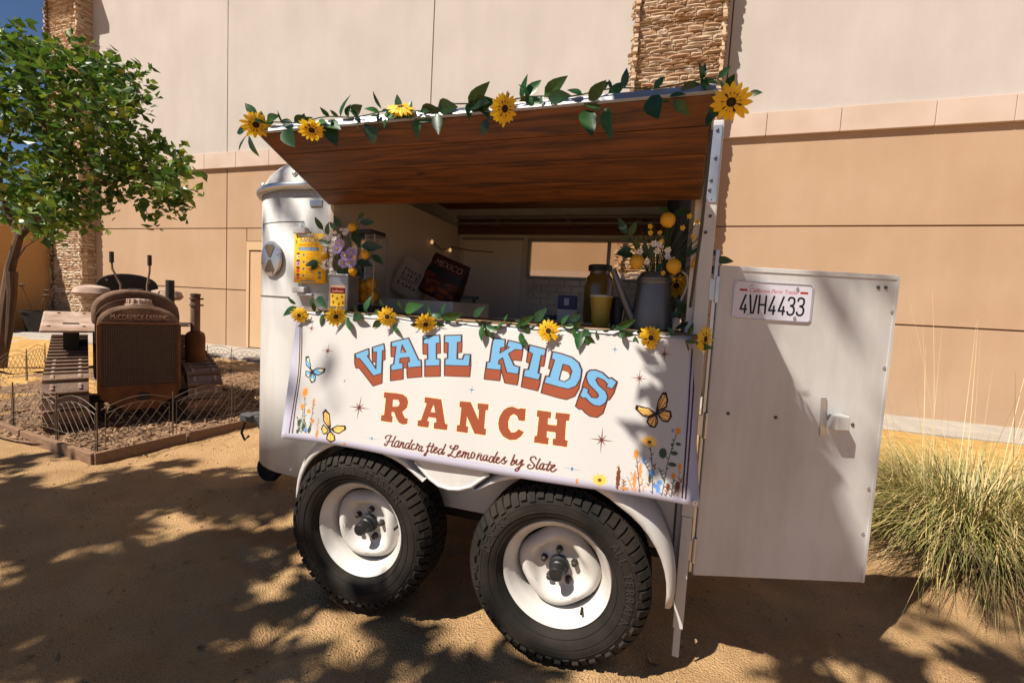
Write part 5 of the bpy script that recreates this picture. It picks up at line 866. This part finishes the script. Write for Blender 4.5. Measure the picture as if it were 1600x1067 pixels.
# bags on the inner counter
def bag(name,label,P,w_,h,d,ang,m,tilt=0):
    e=empty(name,P,ang); e.rotation_euler=(0,tilt,ang); tag(e,label,'bag')
    b=MB(); rows=[]
    for k in range(9):
        t=k/8; z=h*t; dd=d*(1-.85*max(0,(t-.45)/.55)**1.2); ww=w_*(1-.04*t); rows.append([(sx*ww/2*min(1,f),sy*dd/2*g2+.008*math.sin(k*2+f*9),z) for sx,sy,f,g2 in((-1,-1,1,.8),(-1,-1,.6,1.05),(0,-1,0,1.1),(1,-1,.6,1.05),(1,-1,1,.8),(1,1,1,.8),(0,1,0,1.1),(-1,1,1,.8),(-1,-1,1,.8))])
    b.grid(rows); b.f.append(tuple(range(8))[::-1]); me=b.mesh(name,'all',True); uvmap(me,lambda c:((c.x/w_+.5),c.z/h)); put('bag_body',me,m,e); return e
c2=Canvas(220,260,(.20,.06,.045),0,100,0,120); c2.text('MEXICO',14,30,17,74,(.62,.50,.40),0); c2.poly([[(0,36),(100,42),(100,60),(0,58)]],(.06,.07,.09))
for k in range(26): c2.ell(random.uniform(5,95),random.uniform(58,112),random.uniform(6,20),random.uniform(3,10),[(.38,.11,.03),(.30,.07,.03),(.46,.20,.05),(.16,.04,.03)][k%4])
bag('printed_bag','dark red printed shopping bag reading MEXICO on the inner counter',(-.075,.55,1.392),.24,.24,.10,.05,printed('mexico_print',c2.image('mexico_print')),.36)
c3_=Canvas(200,220,(.66,.60,.55),0,100,0,110)
for k,(t_,y) in enumerate((('MAKE',40),('LIFE',54),('SWEET',68),('100',84))): c3_.text(t_,20,y,11,60,(.16,.13,.13),.1)
bag('paper_bag','crumpled pale paper bag with dark lettering beside the drink dispenser',(-.32,.60,1.40),.20,.22,.10,.1,printed('paper_print',c3_.image('paper_print')),.42)
b=MB(); b.box(.09,.19,.50,.53,1.395,1.412); b.box(.155,.175,.505,.525,1.375,1.3945); sc_=b.build('black_clamp',bpm,bevel=.003); tag(sc_,'flat black bar clamp sticking out beside the red bag','clamp')
# cups, jar, box
cupm=mat('lemonade_cup',(0.396,0.2736,0.036),(0.3384,0.2232,0.0288),scale=6,rough=.3)
cu=empty('plastic_cup',(.915,.12,1.301)); tag(cu,'tall yellow lemonade cup with clear lid left of the watering can','cup'); b=MB(); b.lathe([(.034,0),(.035,.005),(.048,.125),(0,.125)],24); b.build('cup_body',cupm,cu,True); b=MB(); b.lathe([(.050,.124),(.051,.132),(.044,.136),(0,.137)],24); b.build('cup_lid',mat('lid_pale',(0.432,0.396,0.324),rough=.3),cu,True)
cu=empty('dark_cup',(.985,.17,1.301)); tag(cu,'dark cup standing between the yellow cup and the watering can','cup'); b=MB(); b.lathe([(.030,0),(.031,.005),(.040,.125),(.037,.13),(.033,.11),(0,.11)],20); b.build('cup_body',bpm,cu,True); b=MB(); b.tube([(.02,-.032,.01),(.03,-.035,.12)],.003,6); b.build('straw',mat('straw_cream',(0.504,0.396,0.252),rough=.5),cu)
for k in range(5): pass
jr=empty('glass_jar',(.845,.62,1.302)); tag(jr,'large lidded glass jar of lemonade standing behind the cups','jar'); b=MB(); b.lathe([(.07,0),(.076,.02),(.078,.2),(.068,.245),(.054,.262),(.054,.285),(0,.285)],28); b.build('jar_body',mat('lemonade',(0.216,0.1152,0.0216),(0.1872,0.1008,0.018),scale=4,rough=.12,spec=.6),jr,True); b=MB(); b.lathe([(.062,.28),(.064,.285),(.064,.306),(.058,.312),(0,.312)],24); b.build('jar_lid',bpm,jr,True)
b=MB(); b.box(-.395+.395+.3,1.2,.45,.8,1.262,1.301); s_=b.build('prep_shelf',inner,tl,bevel=.003)
bx=empty('blue_box',(.715,.42,1.302)); tag(bx,'small blue and white carton on the counter left of the jar','box'); b=MB(); b.box(-.045,.045,-.03,.03,.0,.065); b.build('carton_base',mat('carton_white',(0.396,0.3744,0.36),rough=.6),bx,bevel=.003); b=MB(); b.box(-.045,.045,-.03,.03,.0655,.135); b.build('carton_top',mat('carton_blue',(0.0144,0.0216,0.1008),rough=.5),bx,bevel=.003); b=MB(); b.box(-.012,.012,-.0325,-.0305,.085,.12); b.build('carton_logo',mat('logo_pale',(0.36,0.36,0.396),rough=.5),bx)
bx=empty('flat_box',(.10,1.3,1.302)); bx.location=(.08,.62,1.376); tag(bx,'flat dark box by the cream cabinet door at the back','box'); b=MB(); b.box(-.0,.16,-.05,.05,-.085,-.06); 
b=MB(); b.box(.35,.52,1.12,1.25,1.291,1.325); bpy.data.objects.remove(bx); bx=b.build('flat_box',mat('box_navy',(0.0216,0.0252,0.0432),rough=.5),bevel=.003); tag(bx,'flat navy box lying on the back counter','box')
b=MB(); rows=[[(1.16+.022*j,.34+.015*math.sin(j*1.7+i*.4)+.03*j,1.955-.066*i-.012*math.cos(j*1.3)) for j in range(6)] for i in range(10)]; b.grid(rows); tag(b.build('black_cloth',mat('black_fabric',(0.0086,0.0086,0.0115),rough=.9),smooth='all',solid=.006),'black cloth hanging in the rear upper corner inside the trailer','cloth')
# ================= TREES AND PLANTS
def leaf_cloud(b,pts,size,up=.4):
    n=len(pts)
    for P in pts:
        P=Vector(P); d=Vector((random.gauss(0,1),random.gauss(0,1),random.gauss(0,.6))).normalized(); s=Vector((random.gauss(0,1),random.gauss(0,1),random.gauss(0,1))); s=(s-d*s.dot(d)).normalized(); L=size*random.uniform(.7,1.25); w_=L*.3; nrm=d.cross(s)
        b.add([P,P+d*L*.45+s*w_+nrm*w_*.3,P+d*L,P+d*L*.45-s*w_+nrm*w_*.3],[(0,1,2),(0,2,3)])
bark=mat('bark',(.12,.068,.04),(.06,.034,.02),scale=9,rough=.95,bump=.6,bscale=30,stretch=(1,1,.25))
crown_m=bpy.data.materials.new('tree_leaf'); crown_m.use_nodes=True; cn=crown_m.node_tree; cb_=cn.nodes['Principled BSDF']; ge=cn.nodes.new('ShaderNodeNewGeometry'); cr=cn.nodes.new('ShaderNodeValToRGB'); cn.links.new(ge.outputs['Random Per Island'],cr.inputs[0]); els=cr.color_ramp.elements; els[0].color=(.028,.075,.009,1); els[1].position=1; els[1].color=(.30,.26,.02,1); e_=els.new(.5); e_.color=(.065,.135,.015,1); e_=els.new(.93); e_.color=(.17,.24,.02,1); cn.links.new(cr.outputs[0],cb_.inputs['Base Color']); cb_.inputs['Roughness'].default_value=.42
tr_=cn.nodes.new('ShaderNodeBsdfTranslucent'); cn.links.new(cr.outputs[0],tr_.inputs[0]); mx_=cn.nodes.new('ShaderNodeMixShader'); mx_.inputs[0].default_value=.35; cn.links.new(cb_.outputs[0],mx_.inputs[1]); cn.links.new(tr_.outputs[0],mx_.inputs[2]); cn.links.new(mx_.outputs[0],cn.nodes['Material Output'].inputs[0])
t=empty('leafy_tree',TRUNK[0][0]); t.location=(0,0,0); tag(t,'leafy green tree at the left edge beside the tractor','tree')
for i,pts in enumerate(TRUNK):
    r0=[.10,.075,.05,.05,.045,.035,.03,.015][i]; b=MB(); k=len(pts); b.tube(pts,[r0*(1-.6*j/(k-1)) for j in range(k)],9); b.build('trunk' if i<2 else 'limb',bark,t,True)
pts=[]
for x,y,z,r in TREEB:
    nt_=int(11+52*r)
    for _ in range(nt_):
        v=Vector((random.gauss(0,1),random.gauss(0,1),random.gauss(0,1))).normalized()*r*.92*random.uniform(.15,1.0)**.55; c=Vector((x,y,z))+v; d=(v.normalized()+Vector((0,0,.25))+Vector((random.gauss(0,.5),random.gauss(0,.5),random.gauss(0,.3)))).normalized()
        for j in range(6): pts.append(c+d*.06*j+Vector((random.gauss(0,.022),random.gauss(0,.022),random.gauss(0,.022))))
b=MB(); leaf_cloud(b,pts,.15); stuff(b.build('crown',crown_m,t,fix=False)); print('crown leaves',len(pts))
# a sprig low on the trunk
sp=Vector(TRUNK[7][-1]); b=MB(); leaf_cloud(b,[sp+Vector((random.gauss(0,.12)+.3*s,random.gauss(0,.1),random.gauss(0,.06)+.1*s-.05)) for s in np.linspace(0,1,60)],.09); stuff(b.build('sprig',mat('sprig_leaf',(0.1152,0.1872,0.0216),(0.0648,0.1296,0.0216),scale=4,rough=.5,trans=.3),t,fix=False))
t=empty('background_tree',(-19,9,0)); tag(t,'green tree crown showing above the orange garden wall','tree')
b=MB(); b.tube([(0,0,0),(.1,0,1.5),(0,.1,3)],[.2,.16,.1],8); b.build('trunk',bark,t,True)
b=MB(); leaf_cloud(b,[Vector((random.gauss(0,1.4),random.gauss(0,1.4),3.3+random.gauss(0,.45))) for _ in range(2600)],.2); stuff(b.build('crown',mat('far_leaf',(0.072,0.144,0.0216),(0.036,0.0864,0.0144),scale=2,rough=.5,trans=.3),t,fix=False))
# ---- shade tree standing behind the viewer's left: its crown throws the dappled shade
def inpoly(x,y,P):
    c=False; n=len(P)
    for i in range(n):
        (ax,ay),(bx,by)=P[i],P[(i+1)%n]
        if (ay>y)!=(by>y) and x<ax+(y-ay)*(bx-ax)/(by-ay): c=not c
    return c
def inell(x,y,E,k=1.):
    cx,cy,ax,ay,bx,by=E; det=ax*by-ay*bx
    if abs(det)<1e-9: return False
    u=((x-cx)*by-(y-cy)*bx)/det; v=((y-cy)*ax-(x-cx)*ay)/det; return u*u+v*v<k
SD=(.4645,.58); random.seed(21)
for _ in range(46):      # further gaps in the crown
    x=random.uniform(-4.2,.4);y=random.uniform(-1,.7); r_=random.uniform(.03,.075); LIT.append((x,y,r_*1.5,0,0,r_))
t=empty('shade_tree',(-4.3,-4.2,0)); t.location=(0,0,0); tag(t,'spreading shade tree standing outside the frame at the left','tree')
pts=[]
pts2=[]
def clump(gx_,gy_,h,n,r,pts=pts):
    c=Vector((gx_-SD[0]*h,gy_-SD[1]*h,h))
    for _ in range(n): pts.append(c+Vector((random.gauss(0,r),random.gauss(0,r),random.gauss(0,r))))
k=0
while k<1600:      # dense part of the crown
    x=random.uniform(-6.5,1.0);y=random.uniform(-1.6,1.2)
    if not inpoly(x,y,SHADE): continue
    if any(inell(x,y,e,2.6) for e in LIT): continue
    clump(x,y,random.uniform(4.2,6.2),4,.035); k+=1
for e in DARK:
    for _ in range(13):
        a=random.uniform(0,6.28); r_=random.random()**.5; clump(e[0]+(e[2]*math.cos(a)+e[4]*math.sin(a))*r_*.75,e[1]+(e[3]*math.cos(a)+e[5]*math.sin(a))*r_*.75,random.uniform(4.2,6.0),4,.03)
for _ in range(300):   # outer twigs: soft streaks on the trailer, banner and door
    x=random.uniform(-1.2,3.0);y=random.uniform(.3,1.25)
    v=float(vnoise(x*4.2+y*2.0,y*1.6,31))
    if v<.08 or (-.2<x<1.85 and y<.72 and random.random()<.6): continue
    clump(x,y,random.uniform(7.5,9.5),3,.05)
k=0
while k<260:           # leaves added out of view to shade the foot of the open door
    x=random.uniform(1.4,2.4);y=random.uniform(.1,1.1)
    if inpoly(x,y,DOORSH): clump(x,y,random.uniform(2.9,3.5),4,.03,pts2); k+=1
b=MB(); leaf_cloud(b,pts,.13); stuff(b.build('crown',crown_m,t,fix=False)); print('shade leaves',len(pts))
b=MB(); b.tube([(-4.3,-4.4,-.1),(-4.25,-4.3,1.2),(-4.1,-4.1,2.6)],[.2,.16,.13],10); b.build('trunk',bark,t,True)
for tip in((-3.2,-2.9,5.2),(-5.2,-3.0,5.6),(-2.7,-3.3,5.2),(-6.0,-3.6,5.2)):
    b=MB(); a=Vector((-4.1,-4.1,2.5)); c=Vector(tip); b.tube([a,a.lerp(c,.4)+Vector((0,0,.5)),c],[.09,.06,.02],8); b.build('limb',bark,t,True)
t=empty('shade_tree',(0,0,0)); tag(t,'slender unseen tree added behind the viewer to shade the foot of the door','tree')  # unseen tree, added only for the shade it throws on the door
b=MB(); leaf_cloud(b,pts2,.11); stuff(b.build('crown',crown_m,t,fix=False))
b=MB(); b.tube([(1.5,-5.2,-.1),(1.4,-5.0,1.4),(1.1,-4.3,2.6)],[.13,.1,.07],10); b.build('trunk',bark,t,True)
for tip in((.35,-1.5,3.25),(1.6,-4.2,4.6),(.4,-4.6,4.3)):
    b=MB(); a=Vector((1.1,-4.3,2.5)); c=Vector(tip); b.tube([a,a.lerp(c,.5)+Vector((0,0,.2)),c],[.05,.03,.01],8); b.build('limb',bark,t,True)
# ---- ornamental grass
def grass(loc,n,rad,hgt,label,seed):
    random.seed(seed); e=empty('ornamental_grass',loc); tag(e,label,'grass clump')
    gm_=bpy.data.materials.new('grass_blade'); gm_.use_nodes=True; q=gm_.node_tree; bs_=q.nodes['Principled BSDF']; ge=q.nodes.new('ShaderNodeNewGeometry'); cr=q.nodes.new('ShaderNodeValToRGB'); q.links.new(ge.outputs['Random Per Island'],cr.inputs[0]); el_=cr.color_ramp.elements; el_[0].color=(.15,.17,.045,1); el_[1].position=1; el_[1].color=(.55,.40,.19,1); z_=el_.new(.45); z_.color=(.20,.185,.04,1); z_=el_.new(.7); z_.color=(.42,.31,.12,1); q.links.new(cr.outputs[0],bs_.inputs['Base Color']); bs_.inputs['Roughness'].default_value=.6
    b=MB(); st=MB()
    for i in range(n):
        tall=i>n*.991; a=random.uniform(0,6.283); r0=rad*.30*math.sqrt(random.random()); base=Vector((r0*math.cos(a)*1.3,r0*math.sin(a),0)); a2=a+random.gauss(0,.5); out=rad*random.uniform(.25,1.2); H=hgt*random.uniform(.55,1.0)*(1-.35*out/rad/1.2)
        if tall: out=rad*random.uniform(.05,.75); H=hgt*random.uniform(1.15,1.65)
        w_=random.uniform(.0016,.0032)*(.8 if tall else 1); d=Vector((math.cos(a2),math.sin(a2),0)); s=Vector((-d.y,d.x,0)); rows=[]; droop=0 if tall else random.uniform(.15,1.0)
        K=5
        for k in range(K+1):
            t=k/K; p=base+d*out*(t**1.5)+Vector((0,0,H*(t-droop*t**3.2*1.0))); ww=w_*(1-t)**.6+.0003; rows.append([p-s*ww,p+s*ww])
        (st if tall else b).grid(rows)
    stuff(b.build('blades',gm_,e,fix=False)); stuff(st.build('seed_stalks',mat('dry_stalk',(.70,.56,.33),(.55,.42,.22),scale=3,rough=.7),e,fix=False))
grass((3.2,1.72,0),5200,1.0,1.02,'large fountain of dry green and straw ornamental grass right of the door',5)
